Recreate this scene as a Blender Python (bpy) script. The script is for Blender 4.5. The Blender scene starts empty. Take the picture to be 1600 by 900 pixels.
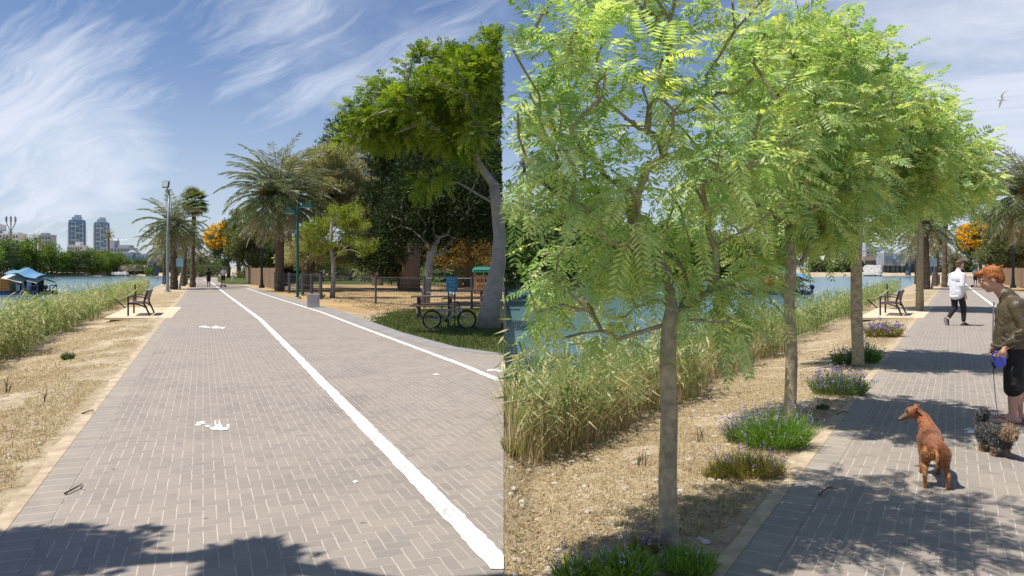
import bpy, math, random
import numpy as np
from mathutils import Vector, Matrix, Euler

R = math.radians
rnd = random.Random(7)
rg = np.random.default_rng(11)
scene = bpy.context.scene
C = scene.collection

# ------------------------------------------------------------------ camera, sky, sun, exposure
F = 1150.0          # focal length in pixels of a 1600 px wide frame
HZ = 420.0          # image row of the horizon
CH = 1.6            # camera height
cam_d = bpy.data.cameras.new('camera')
cam_d.sensor_width = 36.0
cam_d.lens = 36.0 * F / 1600.0
cam_d.shift_y = -30.0 / 1600.0
cam_d.clip_end = 6000
cam = bpy.data.objects.new('camera', cam_d)
cam.location = (0, 0, CH)
cam.rotation_euler = (R(90), 0, 0)
C.objects.link(cam)
scene.camera = cam

SUN_EL = 66.0
SUN_AZ = (-0.95, -0.25)        # horizontal direction towards the sun
sun_d = bpy.data.lights.new('sun', 'SUN')
sun_d.energy = 4.6
sun_d.angle = R(0.55)
sun_d.color = (1.0, 0.955, 0.88)
sun = bpy.data.objects.new('sun', sun_d)
_h = math.cos(R(SUN_EL))
_n = math.hypot(*SUN_AZ)
sdir = Vector((SUN_AZ[0] / _n * _h, SUN_AZ[1] / _n * _h, math.sin(R(SUN_EL))))
sun.rotation_euler = sdir.to_track_quat('Z', 'Y').to_euler()
sun.location = (-20, -20, 40)
C.objects.link(sun)

world = bpy.data.worlds.new('World')
scene.world = world
world.use_nodes = True
scene.view_settings.view_transform = 'Standard'
scene.view_settings.look = 'None'
scene.view_settings.gamma = 1.0
scene.view_settings.exposure = 0.42
scene.view_settings.use_curve_mapping = False
scene.cycles.max_bounces = 7
scene.cycles.transmission_bounces = 5
scene.cycles.diffuse_bounces = 3


class NT:
    def __init__(s, tree):
        s.t = tree
    def n(s, typ, **kw):
        nd = s.t.nodes.new(typ)
        for k, v in kw.items():
            setattr(nd, k, v)
        return nd
    def put(s, sock, v):
        if isinstance(v, bpy.types.NodeSocket):
            s.t.links.new(v, sock)
        elif v is not None:
            sock.default_value = v
    def m(s, op, a, b=None, c=None, clamp=False):
        nd = s.n('ShaderNodeMath', operation=op, use_clamp=clamp)
        s.put(nd.inputs[0], a)
        if b is not None: s.put(nd.inputs[1], b)
        if c is not None: s.put(nd.inputs[2], c)
        return nd.outputs[0]
    def vm(s, op, a, b=None):
        nd = s.n('ShaderNodeVectorMath', operation=op)
        s.put(nd.inputs[0], a)
        if b is not None: s.put(nd.inputs[1], b)
        return nd.outputs['Value'] if op in ('DOT_PRODUCT', 'DISTANCE', 'LENGTH') else nd.outputs[0]
    def mix(s, f, a, b, typ='MIX'):
        nd = s.n('ShaderNodeMix', data_type='RGBA', blend_type=typ)
        s.put(nd.inputs[0], f)
        s.put(nd.inputs[6], a if isinstance(a, bpy.types.NodeSocket) else (*a, 1) if len(a) == 3 else a)
        s.put(nd.inputs[7], b if isinstance(b, bpy.types.NodeSocket) else (*b, 1) if len(b) == 3 else b)
        return nd.outputs[2]
    def ramp(s, f, stops):
        nd = s.n('ShaderNodeValToRGB')
        el = nd.color_ramp.elements
        while len(el) < len(stops): el.new(0.5)
        for e, (p, c) in zip(el, stops):
            e.position = p
            e.color = (*c, 1) if len(c) == 3 else c
        s.put(nd.inputs[0], f)
        return nd.outputs[0]
    def noise(s, vec, scale, detail=4, rough=0.55, dist=0.0):
        nd = s.n('ShaderNodeTexNoise')
        if vec is not None: s.put(nd.inputs['Vector'], vec)
        nd.inputs['Scale'].default_value = scale
        nd.inputs['Detail'].default_value = detail
        nd.inputs['Roughness'].default_value = rough
        nd.inputs['Distortion'].default_value = dist
        return nd.outputs[0]
    def mapr(s, v, a, b, c=0.0, d=1.0, smooth=False):
        nd = s.n('ShaderNodeMapRange')
        if smooth: nd.interpolation_type = 'SMOOTHSTEP'
        s.put(nd.inputs[0], v)
        for i, x in enumerate((a, b, c, d)): nd.inputs[i + 1].default_value = x
        return nd.outputs[0]
    def sep(s, v):
        nd = s.n('ShaderNodeSeparateXYZ')
        s.put(nd.inputs[0], v)
        return nd.outputs
    def comb(s, x, y, z=0.0):
        nd = s.n('ShaderNodeCombineXYZ')
        for i, v in enumerate((x, y, z)): s.put(nd.inputs[i], v)
        return nd.outputs[0]


def build_world():
    w = NT(world.node_tree)
    world.node_tree.nodes.clear()
    out = w.n('ShaderNodeOutputWorld')
    bg = w.n('ShaderNodeBackground')
    sky = w.n('ShaderNodeTexSky', sky_type='NISHITA')
    sky.sun_disc = False
    sky.sun_elevation = R(SUN_EL)
    sky.sun_rotation = math.atan2(SUN_AZ[0], SUN_AZ[1])
    sky.air_density = 1.0
    sky.dust_density = 0.6
    sky.ozone_density = 2.2
    tc = w.n('ShaderNodeTexCoord')
    d = w.vm('NORMALIZE', tc.outputs['Generated'])
    x, y, z = w.sep(d)
    zz = w.m('ADD', w.m('MAXIMUM', z, 0.0), 0.22)
    p = w.comb(w.m('DIVIDE', x, zz), w.m('DIVIDE', y, zz), 0.0)
    warp = w.n('ShaderNodeTexNoise')
    w.put(warp.inputs['Vector'], p)
    warp.inputs['Scale'].default_value = 0.9
    warp.inputs['Detail'].default_value = 3
    wv = w.vm('SUBTRACT', warp.outputs['Color'], (0.5, 0.5, 0.5))
    p2 = w.vm('ADD', p, w.vm('MULTIPLY', wv, (0.75, 0.6, 0)))
    rot = w.n('ShaderNodeVectorRotate', rotation_type='Z_AXIS')
    w.put(rot.inputs['Vector'], p2)
    rot.inputs['Angle'].default_value = R(35)
    ps = w.vm('MULTIPLY', rot.outputs[0], (0.42, 2.3, 1))
    na = w.noise(ps, 1.2, 12, 0.66, 0.15)
    nf = w.noise(w.vm('MULTIPLY', rot.outputs[0], (0.9, 9.0, 1)), 1.6, 8, 0.7, 0.1)
    n1 = w.m('ADD', w.m('MULTIPLY', na, 0.8), w.m('MULTIPLY', nf, 0.2))
    n2 = w.noise(p2, 0.9, 8, 0.6, 0.1)
    # large soft veils in the directions where the sky carries them
    def lobe(px, py, r0, r1):
        v = Vector(((px - 800) / F, 1.0, (HZ - py) / F)).normalized()
        dd = w.vm('DISTANCE', d, tuple(v))
        return w.mapr(dd, r0, r1, 1.0, 0.0, True)
    veil = w.m('MAXIMUM', w.m('MULTIPLY', lobe(30, 225, 0.02, 0.27), 0.92), w.m('MULTIPLY', lobe(1610, 40, 0.02, 0.42), 1.25))
    veil = w.m('MAXIMUM', veil, w.m('MULTIPLY', lobe(480, 60, 0.02, 0.24), 0.62))
    veil = w.m('MAXIMUM', veil, w.m('MULTIPLY', lobe(620, 130, 0.0, 0.26), 0.5))
    wisp = w.mapr(w.m('ADD', n1, w.m('MULTIPLY', veil, 0.20)), 0.50, 0.80, 0, 1, True)
    soft = w.mapr(w.m('ADD', n2, w.m('MULTIPLY', veil, 0.34)), 0.52, 0.98, 0, 1, True)
    cl = w.m('MAXIMUM', w.m('MULTIPLY', wisp, 0.85), w.m('MULTIPLY', soft, 0.92))
    lowhaze = w.mapr(z, 0.0, 0.30, 0.50, 0.07, True)
    f = w.m('MAXIMUM', cl, lowhaze)
    skyc = w.mix(1.0, sky.outputs[0], (0.66, 0.81, 1.02, 1), 'MULTIPLY')
    col = w.mix(f, skyc, (8.0, 8.5, 9.6, 1))
    w.put(bg.inputs[0], col)
    bg.inputs[1].default_value = 0.078
    w.put(out.inputs[0], bg.outputs[0])
build_world()


# ------------------------------------------------------------------ materials
def mat(name, col=(0.5, 0.5, 0.5), rough=0.7, metal=0.0, var=0.12, scale=6.0, bump=0.0, bscale=30.0, spec=0.35, emit=None):
    m = bpy.data.materials.new(name)
    m.use_nodes = True
    w = NT(m.node_tree)
    b = m.node_tree.nodes['Principled BSDF']
    tc = w.n('ShaderNodeTexCoord')
    nz = w.noise(tc.outputs['Object'], scale, 5, 0.6)
    f = w.mapr(nz, 0.3, 0.7)
    lo = tuple(c * (1 - var) for c in col)
    hi = tuple(min(1, c * (1 + var)) for c in col)
    w.put(b.inputs['Base Color'], w.mix(f, lo, hi))
    b.inputs['Roughness'].default_value = rough
    b.inputs['Metallic'].default_value = metal
    b.inputs['Specular IOR Level'].default_value = spec
    if bump:
        bn = w.n('ShaderNodeBump')
        bn.inputs['Strength'].default_value = bump
        bn.inputs['Distance'].default_value = 0.02
        w.put(bn.inputs['Height'], w.noise(tc.outputs['Object'], bscale, 4, 0.65))
        w.put(b.inputs['Normal'], bn.outputs[0])
    return m


def leafmat(name, cols, trans=0.45, rough=0.55, gloss=0.25):
    """cols: stops of natural leaf colours picked per leaf through the 'tone' attribute"""
    m = bpy.data.materials.new(name)
    m.use_nodes = True
    w = NT(m.node_tree)
    m.node_tree.nodes.clear()
    out = w.n('ShaderNodeOutputMaterial')
    at = w.n('ShaderNodeAttribute', attribute_name='tone')
    n = len(cols)
    col = w.ramp(at.outputs['Fac'], [((i + 0.0) / max(1, n - 1), c) for i, c in enumerate(cols)])
    b = w.n('ShaderNodeBsdfPrincipled')
    w.put(b.inputs['Base Color'], col)
    b.inputs['Roughness'].default_value = rough
    b.inputs['Specular IOR Level'].default_value = gloss
    tr = w.n('ShaderNodeBsdfTranslucent')
    w.put(tr.inputs[0], w.mix(1.0, col, (1.15, 1.25, 0.55, 1), 'MULTIPLY'))
    ms = w.n('ShaderNodeMixShader')
    ms.inputs[0].default_value = trans
    w.put(ms.inputs[1], b.outputs[0])
    w.put(ms.inputs[2], tr.outputs[0])
    w.put(out.inputs[0], ms.outputs[0])
    return m


def paving_mat(name, ang, tint=1.0):
    """sand-jointed block paving laid in a herringbone that runs along the path"""
    m = bpy.data.materials.new(name)
    m.use_nodes = True
    w = NT(m.node_tree)
    b = m.node_tree.nodes['Principled BSDF']
    geo = w.n('ShaderNodeNewGeometry')
    rot = w.n('ShaderNodeVectorRotate', rotation_type='Z_AXIS')
    w.put(rot.inputs['Vector'], geo.outputs['Position'])
    rot.inputs['Angle'].default_value = ang
    wob = w.n('ShaderNodeTexNoise')
    w.put(wob.inputs['Vector'], geo.outputs['Position'])
    wob.inputs['Scale'].default_value = 5.0
    pv = w.vm('ADD', rot.outputs[0], w.vm('MULTIPLY', w.vm('SUBTRACT', wob.outputs['Color'], (.5, .5, .5)), (0.012, 0.02, 0)))
    X, Y, _ = w.sep(pv)
    x = w.m('DIVIDE', X, 0.080)
    y = w.m('DIVIDE', Y, 0.103)
    i, j = w.m('FLOOR', x), w.m('FLOOR', y)
    fx, fy = w.m('SUBTRACT', x, i), w.m('SUBTRACT', y, j)
    s = w.m('FLOORED_MODULO', w.m('SUBTRACT', i, j), 4.0)
    eq = lambda v: w.m('COMPARE', s, float(v), 0.3)
    s0, s1, s2, s3 = eq(0), eq(1), eq(2), eq(3)
    dl = w.m('ADD', w.m('MULTIPLY', s1, 9.0), fx)
    dr = w.m('ADD', w.m('MULTIPLY', s0, 9.0), w.m('SUBTRACT', 1.0, fx))
    db = w.m('ADD', w.m('MULTIPLY', s2, 9.0), fy)
    dt = w.m('ADD', w.m('MULTIPLY', s3, 9.0), w.m('SUBTRACT', 1.0, fy))
    dx, dy = w.m('MINIMUM', dl, dr), w.m('MINIMUM', db, dt)
    # joints along the path are filled wider with sand than those across
    jx = w.mapr(dx, 0.028, 0.066, 0.95, 0.0)
    jy = w.mapr(dy, 0.016, 0.045, 0.50, 0.0)
    sandn = w.mapr(w.noise(geo.outputs['Position'], 1.3, 5, 0.65), 0.35, 0.62, 0.35, 1.0)
    fine = w.mapr(w.noise(geo.outputs['Position'], 34, 3, 0.7), 0.3, 0.6, 0.55, 1.0)
    joint = w.m('MULTIPLY', w.m('MULTIPLY', w.m('MAXIMUM', jx, jy), sandn), fine, clamp=True)
    bi, bj = w.m('SUBTRACT', i, s1), w.m('SUBTRACT', j, s2)
    wn = w.n('ShaderNodeTexWhiteNoise', noise_dimensions='2D')
    w.put(wn.inputs['Vector'], w.comb(bi, bj))
    br = w.ramp(wn.outputs['Value'], [(0.0, (0.205 * tint, 0.180 * tint, 0.158 * tint)), (0.5, (0.232 * tint, 0.203 * tint, 0.177 * tint)), (1.0, (0.262 * tint, 0.227 * tint, 0.196 * tint))])
    big = w.mapr(w.noise(geo.outputs['Position'], 0.55, 6, 0.7), 0.35, 0.7)
    br = w.mix(w.m('MULTIPLY', big, 0.6), br, (0.30 * tint, 0.250 * tint, 0.208 * tint, 1))
    pat = w.mapr(w.noise(geo.outputs['Position'], 2.2, 5, 0.6, 0.5), 0.60, 0.75, 0.0, 0.55)
    br = w.mix(pat, br, (0.17, 0.165, 0.165, 1))
    grit = w.noise(geo.outputs['Position'], 120, 3, 0.7)
    br = w.mix(w.mapr(grit, 0.2, 0.8, 0.0, 0.5), br, w.mix(1.0, br, (1.5, 1.45, 1.4, 1), 'MULTIPLY'))
    stain = w.mapr(w.noise(geo.outputs['Position'], 0.35, 4, 0.7, 1.2), 0.56, 0.72, 0.0, 0.35)
    br = w.mix(stain, br, (0.15, 0.135, 0.125, 1))
    spots = w.mapr(w.noise(geo.outputs['Position'], 9, 2, 0.5), 0.72, 0.76, 0.0, 0.6)
    br = w.mix(spots, br, (0.10, 0.09, 0.085, 1))
    col = w.mix(joint, br, (0.52, 0.46, 0.385, 1))
    w.put(b.inputs['Base Color'], col)
    b.inputs['Roughness'].default_value = 0.85
    b.inputs['Specular IOR Level'].default_value = 0.25
    bn = w.n('ShaderNodeBump')
    bn.inputs['Strength'].default_value = 0.35
    bn.inputs['Distance'].default_value = 0.006
    w.put(bn.inputs['Height'], w.m('SUBTRACT', w.m('MULTIPLY', grit, 0.5), joint))
    w.put(b.inputs['Normal'], bn.outputs[0])
    return m


def paint_mat():
    m = bpy.data.materials.new('worn_line_paint')
    m.use_nodes = True
    w = NT(m.node_tree)
    b = m.node_tree.nodes['Principled BSDF']
    p = w.n('ShaderNodeNewGeometry').outputs['Position']
    c = w.mix(w.mapr(w.noise(p, 3.0, 6, 0.7), 0.35, 0.7), (0.80, 0.79, 0.76), (0.62, 0.60, 0.56))
    wear = w.m('MULTIPLY', w.mapr(w.noise(p, 30, 6, 0.8), 0.50, 0.60), w.mapr(w.noise(p, 1.4, 4, 0.6), 0.36, 0.62, 0.12, 0.95))
    w.put(b.inputs['Base Color'], w.mix(wear, c, (0.25, 0.215, 0.185, 1)))
    b.inputs['Roughness'].default_value = 0.75
    return m


def border_mat(name, ang):
    m = bpy.data.materials.new(name)
    m.use_nodes = True
    w = NT(m.node_tree)
    b = m.node_tree.nodes['Principled BSDF']
    geo = w.n('ShaderNodeNewGeometry')
    p = geo.outputs['Position']
    rot = w.n('ShaderNodeVectorRotate', rotation_type='Z_AXIS')
    w.put(rot.inputs['Vector'], p)
    rot.inputs['Angle'].default_value = ang
    _, Y, _ = w.sep(rot.outputs[0])
    y = w.m('DIVIDE', Y, 0.17)
    fy = w.m('FRACT', y)
    jy = w.mapr(w.m('MINIMUM', fy, w.m('SUBTRACT', 1.0, fy)), 0.015, 0.05, 0.55, 0.0)
    wn = w.n('ShaderNodeTexWhiteNoise', noise_dimensions='1D')
    w.put(wn.inputs['W'], w.m('FLOOR', y))
    c = w.mix(wn.outputs['Value'], (0.235, 0.203, 0.175), (0.275, 0.238, 0.203))
    c = w.mix(w.mapr(w.noise(p, 2.5, 5, 0.7), 0.4, 0.68, 0, 0.75), c, (0.36, 0.30, 0.235, 1))
    c = w.mix(w.mapr(w.noise(p, 110, 3, 0.7), 0.25, 0.8, 0, 0.4), c, (0.38, 0.34, 0.30, 1))
    w.put(b.inputs['Base Color'], w.mix(jy, c, (0.55, 0.48, 0.38, 1)))
    b.inputs['Roughness'].default_value = 0.9
    b.inputs['Specular IOR Level'].default_value = 0.2
    return m


def ground_mat(name, cols, s1=0.6, s2=7.0, bump=0.8, s3=60):
    m = bpy.data.materials.new(name)
    m.use_nodes = True
    w = NT(m.node_tree)
    b = m.node_tree.nodes['Principled BSDF']
    geo = w.n('ShaderNodeNewGeometry')
    p = geo.outputs['Position']
    a = w.noise(p, s1, 6, 0.65, 0.4)
    c = w.noise(p, s2, 6, 0.75, 0.3)
    e = w.noise(p, s3, 4, 0.75)
    f = w.m('ADD', w.m('MULTIPLY', a, 0.36), w.m('ADD', w.m('MULTIPLY', c, 0.34), w.m('MULTIPLY', e, 0.30)))
    f = w.mapr(f, 0.38, 0.62)
    n = len(cols)
    w.put(b.inputs['Base Color'], w.ramp(f, [(i / (n - 1), cc) for i, cc in enumerate(cols)]))
    b.inputs['Roughness'].default_value = 0.95
    b.inputs['Specular IOR Level'].default_value = 0.1
    bn = w.n('ShaderNodeBump')
    bn.inputs['Strength'].default_value = bump
    bn.inputs['Distance'].default_value = 0.03
    w.put(bn.inputs['Height'], w.m('ADD', c, w.m('MULTIPLY', e, 0.6)))
    w.put(b.inputs['Normal'], bn.outputs[0])
    return m


def water_mat():
    m = bpy.data.materials.new('river_water')
    m.use_nodes = True
    w = NT(m.node_tree)
    b = m.node_tree.nodes['Principled BSDF']
    b.inputs['Base Color'].default_value = (0.10, 0.19, 0.20, 1)
    b.inputs['Roughness'].default_value = 0.16
    b.inputs['IOR'].default_value = 1.33
    geo = w.n('ShaderNodeNewGeometry')
    sc = w.vm('MULTIPLY', geo.outputs['Position'], (1.0, 0.55, 1))
    bn = w.n('ShaderNodeBump')
    bn.inputs['Strength'].default_value = 0.55
    bn.inputs['Distance'].default_value = 0.12
    w.put(bn.inputs['Height'], w.m('ADD', w.noise(sc, 1.2, 4, 0.6), w.m('MULTIPLY', w.noise(sc, 5.0, 3, 0.6), 0.4)))
    w.put(b.inputs['Normal'], bn.outputs[0])
    return m


AL = math.atan(0.42)     # the left path bears left of the view axis
AR = -math.atan(0.602)   # the right path bears right
M = {}
M['paving_l'] = paving_mat('paving_block_left', -AL)
M['paving_r'] = paving_mat('paving_block_right', -AR)
M['ground'] = ground_mat('dry_bank', [(0.20, 0.14, 0.08), (0.37, 0.285, 0.18), (0.49, 0.395, 0.27), (0.70, 0.62, 0.49)], 0.5, 6, 0.9, 45)
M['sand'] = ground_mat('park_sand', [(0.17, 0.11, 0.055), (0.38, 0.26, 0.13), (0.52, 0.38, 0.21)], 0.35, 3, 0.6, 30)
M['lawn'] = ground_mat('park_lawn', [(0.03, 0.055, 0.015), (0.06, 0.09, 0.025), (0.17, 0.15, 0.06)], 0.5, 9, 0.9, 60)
M['kerb'] = mat('tan_kerb', (0.44, 0.345, 0.235), 0.9, var=0.3, scale=5, bump=0.5, bscale=40)
M['pad'] = ground_mat('pad_concrete', [(0.50, 0.40, 0.27), (0.60, 0.49, 0.35), (0.68, 0.57, 0.42)], 0.8, 9, 0.2, 60)
M['border_l'] = border_mat('border_block_left', -AL)
M['border_r'] = border_mat('border_block_right', -AR)
M['asph'] = mat('asphalt_verge', (0.26, 0.245, 0.235), 0.9, var=0.15, scale=2, bump=0.3, bscale=90)
M['white'] = paint_mat()
M['water'] = water_mat()
M['bark'] = mat('bark_brown', (0.16, 0.115, 0.08), 0.9, var=0.35, scale=9, bump=0.8, bscale=25)
M['bark_grey'] = mat('bark_grey', (0.30, 0.27, 0.24), 0.85, var=0.25, scale=5, bump=0.6, bscale=18)
M['bark_young'] = mat('bark_young', (0.36, 0.30, 0.19), 0.85, var=0.42, scale=16, bump=0.6, bscale=50)
M['palm_bark'] = mat('palm_bark', (0.125, 0.09, 0.06), 0.95, var=0.4, scale=12, bump=1.0, bscale=14)
M['dark_steel'] = mat('dark_steel', (0.035, 0.022, 0.025), 0.5, var=0.1)
M['slat'] = mat('bench_slat', (0.11, 0.065, 0.06), 0.6, var=0.2, scale=12)
M['pole_grey'] = mat('pole_grey', (0.30, 0.33, 0.34), 0.5, metal=0.3, var=0.08)
M['fence_post'] = mat('fence_post_dark', (0.085, 0.095, 0.11), 0.6, metal=0.3, var=0.15)
M['galv'] = mat('galvanised', (0.24, 0.26, 0.29), 0.5, metal=0.5, var=0.1)
M['lamp_green'] = mat('lamp_green', (0.012, 0.085, 0.07), 0.45, var=0.1)
M['lamp_black'] = mat('lamp_black', (0.012, 0.016, 0.02), 0.45, var=0.1)
M['conc'] = mat('concrete', (0.42, 0.40, 0.38), 0.85, var=0.12, scale=5, bump=0.3, bscale=40)
M['glassy'] = mat('lamp_glass', (0.5, 0.52, 0.45), 0.2, var=0.05)
# ------------------------------------------------------------------ mesh tools
class MB:
    def __init__(s):
        s.V, s.Fq, s.T, s.mi, s.n = [], [], [], [], 0
    def add(s, V, Fc, mat=0, tone=None):
        V = np.asarray(V, float).reshape(-1, 3)
        Fc = np.asarray(Fc, int)
        s.V.append(V)
        s.Fq.append(Fc + s.n)
        s.mi.append(np.full(len(Fc), mat))
        s.T.append(np.full(len(V), 0.5) if tone is None else np.broadcast_to(tone, (len(V),)).astype(float))
        s.n += len(V)
    def rhombs(s, c, d, w, L, W, tone=None, mat=0, mid=0.45):
        """leaf shaped quads: base c, unit direction d, unit side w, length L, width W"""
        L = np.asarray(L, float).reshape(-1, 1); W = np.asarray(W, float).reshape(-1, 1)
        n = len(c)
        V = np.stack([c, c + d * L * mid + w * W / 2, c + d * L, c + d * L * mid - w * W / 2], 1).reshape(-1, 3)
        Fc = np.arange(4 * n).reshape(-1, 4)
        t = None if tone is None else np.repeat(tone, 4)
        s.add(V, Fc, mat, t)
    def box(s, c, sz, rot=None, mat=0):
        x, y, z = [v / 2 for v in sz]
        V = np.array([[-x, -y, -z], [x, -y, -z], [x, y, -z], [-x, y, -z], [-x, -y, z], [x, -y, z], [x, y, z], [-x, y, z]])
        if rot is not None:
            V = V @ np.array(Euler(rot).to_matrix()).T
        s.add(V + np.array(c), [[0, 3, 2, 1], [4, 5, 6, 7], [0, 1, 5, 4], [1, 2, 6, 5], [2, 3, 7, 6], [3, 0, 4, 7]], mat)
    def tube(s, pts, rad, n=8, mat=0, cap=True):
        pts = [Vector(p) for p in pts]
        if not hasattr(rad, '__len__'): rad = [rad] * len(pts)
        V = []
        up = Vector((0, 0, 1))
        for k, p in enumerate(pts):
            a = pts[max(0, k - 1)]; b = pts[min(len(pts) - 1, k + 1)]
            t = (b - a)
            if t.length < 1e-9: t = Vector((0, 0, 1))
            t.normalize()
            if k == 0:
                ref = Vector((1, 0, 0)) if abs(t.x) < 0.8 else Vector((0, 1, 0))
            u = (ref - t * ref.dot(t)).normalized(); ref = u
            v = t.cross(u)
            for i in range(n):
                q = 2 * math.pi * i / n
                V.append(p + (u * math.cos(q) + v * math.sin(q)) * rad[k])
        Fc = []
        for k in range(len(pts) - 1):
            for i in range(n):
                j = (i + 1) % n
                Fc.append([k * n + i, k * n + j, (k + 1) * n + j, (k + 1) * n + i])
        V = [tuple(v) for v in V]
        if cap:
            a = len(V); V += [tuple(pts[0]), tuple(pts[-1])]
            e = (len(pts) - 1) * n
            for i in range(0, n, 2):
                Fc.append([a, (i + 2) % n, (i + 1) % n, i])
                Fc.append([a + 1, e + i, e + (i + 1) % n, e + (i + 2) % n])
        s.add(V, Fc, mat)
    def cyl(s, c, r, h, n=16, mat=0, r2=None):
        s.tube([c, (c[0], c[1], c[2] + h)], [r, r if r2 is None else r2], n, mat)
    def ell(s, c, r, n=10, m=7, rot=None, mat=0, tone=None):
        V, Fc = [], []
        for j in range(m + 1):
            ph = math.pi * j / m
            for i in range(n):
                th = 2 * math.pi * i / n
                V.append((r[0] * math.sin(ph) * math.cos(th), r[1] * math.sin(ph) * math.sin(th), r[2] * math.cos(ph)))
        for j in range(m):
            for i in range(n):
                Fc.append([j * n + i, (j + 1) * n + i, (j + 1) * n + (i + 1) % n, j * n + (i + 1) % n])
        V = np.array(V)
        if rot is not None: V = V @ np.array(Euler(rot).to_matrix()).T
        s.add(V + np.array(c), Fc, mat, tone)
    def prism(s, poly, z0, z1, mat=0):
        """poly in xy, extruded in z (fan of quads on top and bottom via n-gon fallback)"""
        n = len(poly)
        V = [(p[0], p[1], z0) for p in poly] + [(p[0], p[1], z1) for p in poly]
        s.add(V, [[i, (i + 1) % n, n + (i + 1) % n, n + i] for i in range(n)], mat)
        s.ng = getattr(s, 'ng', [])
        b = s.n - 2 * n
        s.ng.append(([b + n + i for i in range(n)], mat)); s.ng.append(([b + n - 1 - i for i in range(n)], mat))
    def build(s, name, mats, parent=None, smooth=False, loc=None, cull=None):
        V = np.concatenate(s.V); Fq = np.concatenate(s.Fq); mi = np.concatenate(s.mi); T = np.concatenate(s.T)
        if cull is not None:
            keep = cull(V)[Fq].all(1)
            Fq = Fq[keep]; mi = mi[keep]
        ng = getattr(s, 'ng', [])
        me = bpy.data.meshes.new(name)
        me.vertices.add(len(V)); me.vertices.foreach_set('co', V.ravel())
        nl = Fq.size + sum(len(g[0]) for g in ng)
        idx = np.concatenate([Fq.ravel()] + [np.array(g[0]) for g in ng]) if ng else Fq.ravel()
        me.loops.add(nl); me.loops.foreach_set('vertex_index', idx.astype(np.int32))
        starts = list(np.arange(len(Fq)) * 4); st = Fq.size
        mil = list(mi)
        for g, mm in ng:
            starts.append(st); st += len(g); mil.append(mm)
        me.polygons.add(len(starts)); me.polygons.foreach_set('loop_start', np.array(starts, dtype=np.int32))
        me.polygons.foreach_set('material_index', np.array(mil, dtype=np.int32))
        me.polygons.foreach_set('use_smooth', np.full(len(starts), smooth))
        a = me.attributes.new('tone', 'FLOAT', 'POINT'); a.data.foreach_set('value', T.astype(np.float32))
        for m_ in (mats if isinstance(mats, (list, tuple)) else [mats]): me.materials.append(m_)
        me.update(calc_edges=True)
        if not len(getattr(s, 'ng', [])) == 0 or True:
            me.validate()
        o = bpy.data.objects.new(name, me)
        C.objects.link(o)
        if parent is not None: o.parent = parent
        if loc is not None: o.location = loc
        return o


def tag(o, label=None, cat=None, group=None, kind=None):
    if label: o['label'] = label
    if cat: o['category'] = cat
    if group: o['group'] = group
    if kind: o['kind'] = kind
    return o


def empty(name, loc, rz=0.0, label=None, cat=None, group=None):
    o = bpy.data.objects.new(name, None)
    o.empty_display_size = 0.3
    o.location = loc
    o.rotation_euler = (0, 0, rz)
    C.objects.link(o)
    return tag(o, label, cat, group)


def dup(o, loc=None, rz=None, sc=None, label=None, group=None):
    def cp(a, par):
        c = a.copy(); C.objects.link(c)
        if par is not None: c.parent = par
        for ch in kids.get(a.name, []): cp(ch, c)
        return c
    kids = {}
    for q in list(C.objects):
        if q.parent: kids.setdefault(q.parent.name, []).append(q)
    r = cp(o, None)
    if loc is not None: r.location = loc
    if rz is not None: r.rotation_euler = (0, 0, rz)
    if sc is not None: r.scale = sc if hasattr(sc, '__len__') else (sc, sc, sc)
    if label: r['label'] = label
    if group: r['group'] = group
    return r


def G(px, py, z=0.0):
    """the point of the level z that the photograph shows at a pixel"""
    Y = F * (CH - z) / (py - HZ)
    return Vector(((px - 800) / F * Y, Y, z))


def P(px, py, Y):
    return Vector(((px - 800) / F * Y, Y, CH - (py - HZ) / F * Y))


SH = 1175.0 / F                    # the second bank bears away from the first by this much
def RT(v):                          # position along the first bank -> same place along the second
    return Vector((v[0] + SH * v[1], v[1], v[2]))
SEAM = (787.0 - 800) / F

def sstep(x):
    x = np.clip(x, 0, 1)
    return x * x * (3 - 2 * x)

def terrain(X, Y):
    X = np.asarray(X, float); Y = np.asarray(Y, float)
    Yc = np.maximum(Y, 0)
    right = X > SEAM * Y
    xl = np.where(right & (Y > 0), X - SH * Yc, X)
    d = (-3.8 - 0.43 * Y) - xl
    e = xl - np.interp(Y, [-50, 225, 272, 300], [-37.0, -158.0, -136.0, -120.0])
    z = -0.22 * sstep((d + 2.4) / 2.4) - 1.5 * sstep(d / 3.2)
    far = 1 - sstep(e / 3.0)
    z = z * (1 - far) + 0.3 * far
    end = sstep((Y - 268) / 8)
    z = z * (1 - end)
    ramp = np.where(right & (Y > 0), np.clip((X - SEAM * Y) / 0.25, 0, 1), 1.0)
    return z * ramp


def norm(a):
    return a / np.maximum(np.linalg.norm(a, axis=-1, keepdims=True), 1e-9)


# ------------------------------------------------------------------ foliage
def leaves_simple(mb, Pn, D, L, W, r, flat=0.0, curl=0.25):
    n = len(Pn)
    rv = r.normal(size=(n, 3))
    side = norm(np.cross(D, rv) * (1 - flat) + np.cross(D, np.array([0, 0, 1.0]) + 0.01) * flat)
    mb.rhombs(Pn, D, side, L * r.uniform(0.7, 1.3, n), W * r.uniform(0.7, 1.3, n), r.uniform(0, 1, n))


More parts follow.
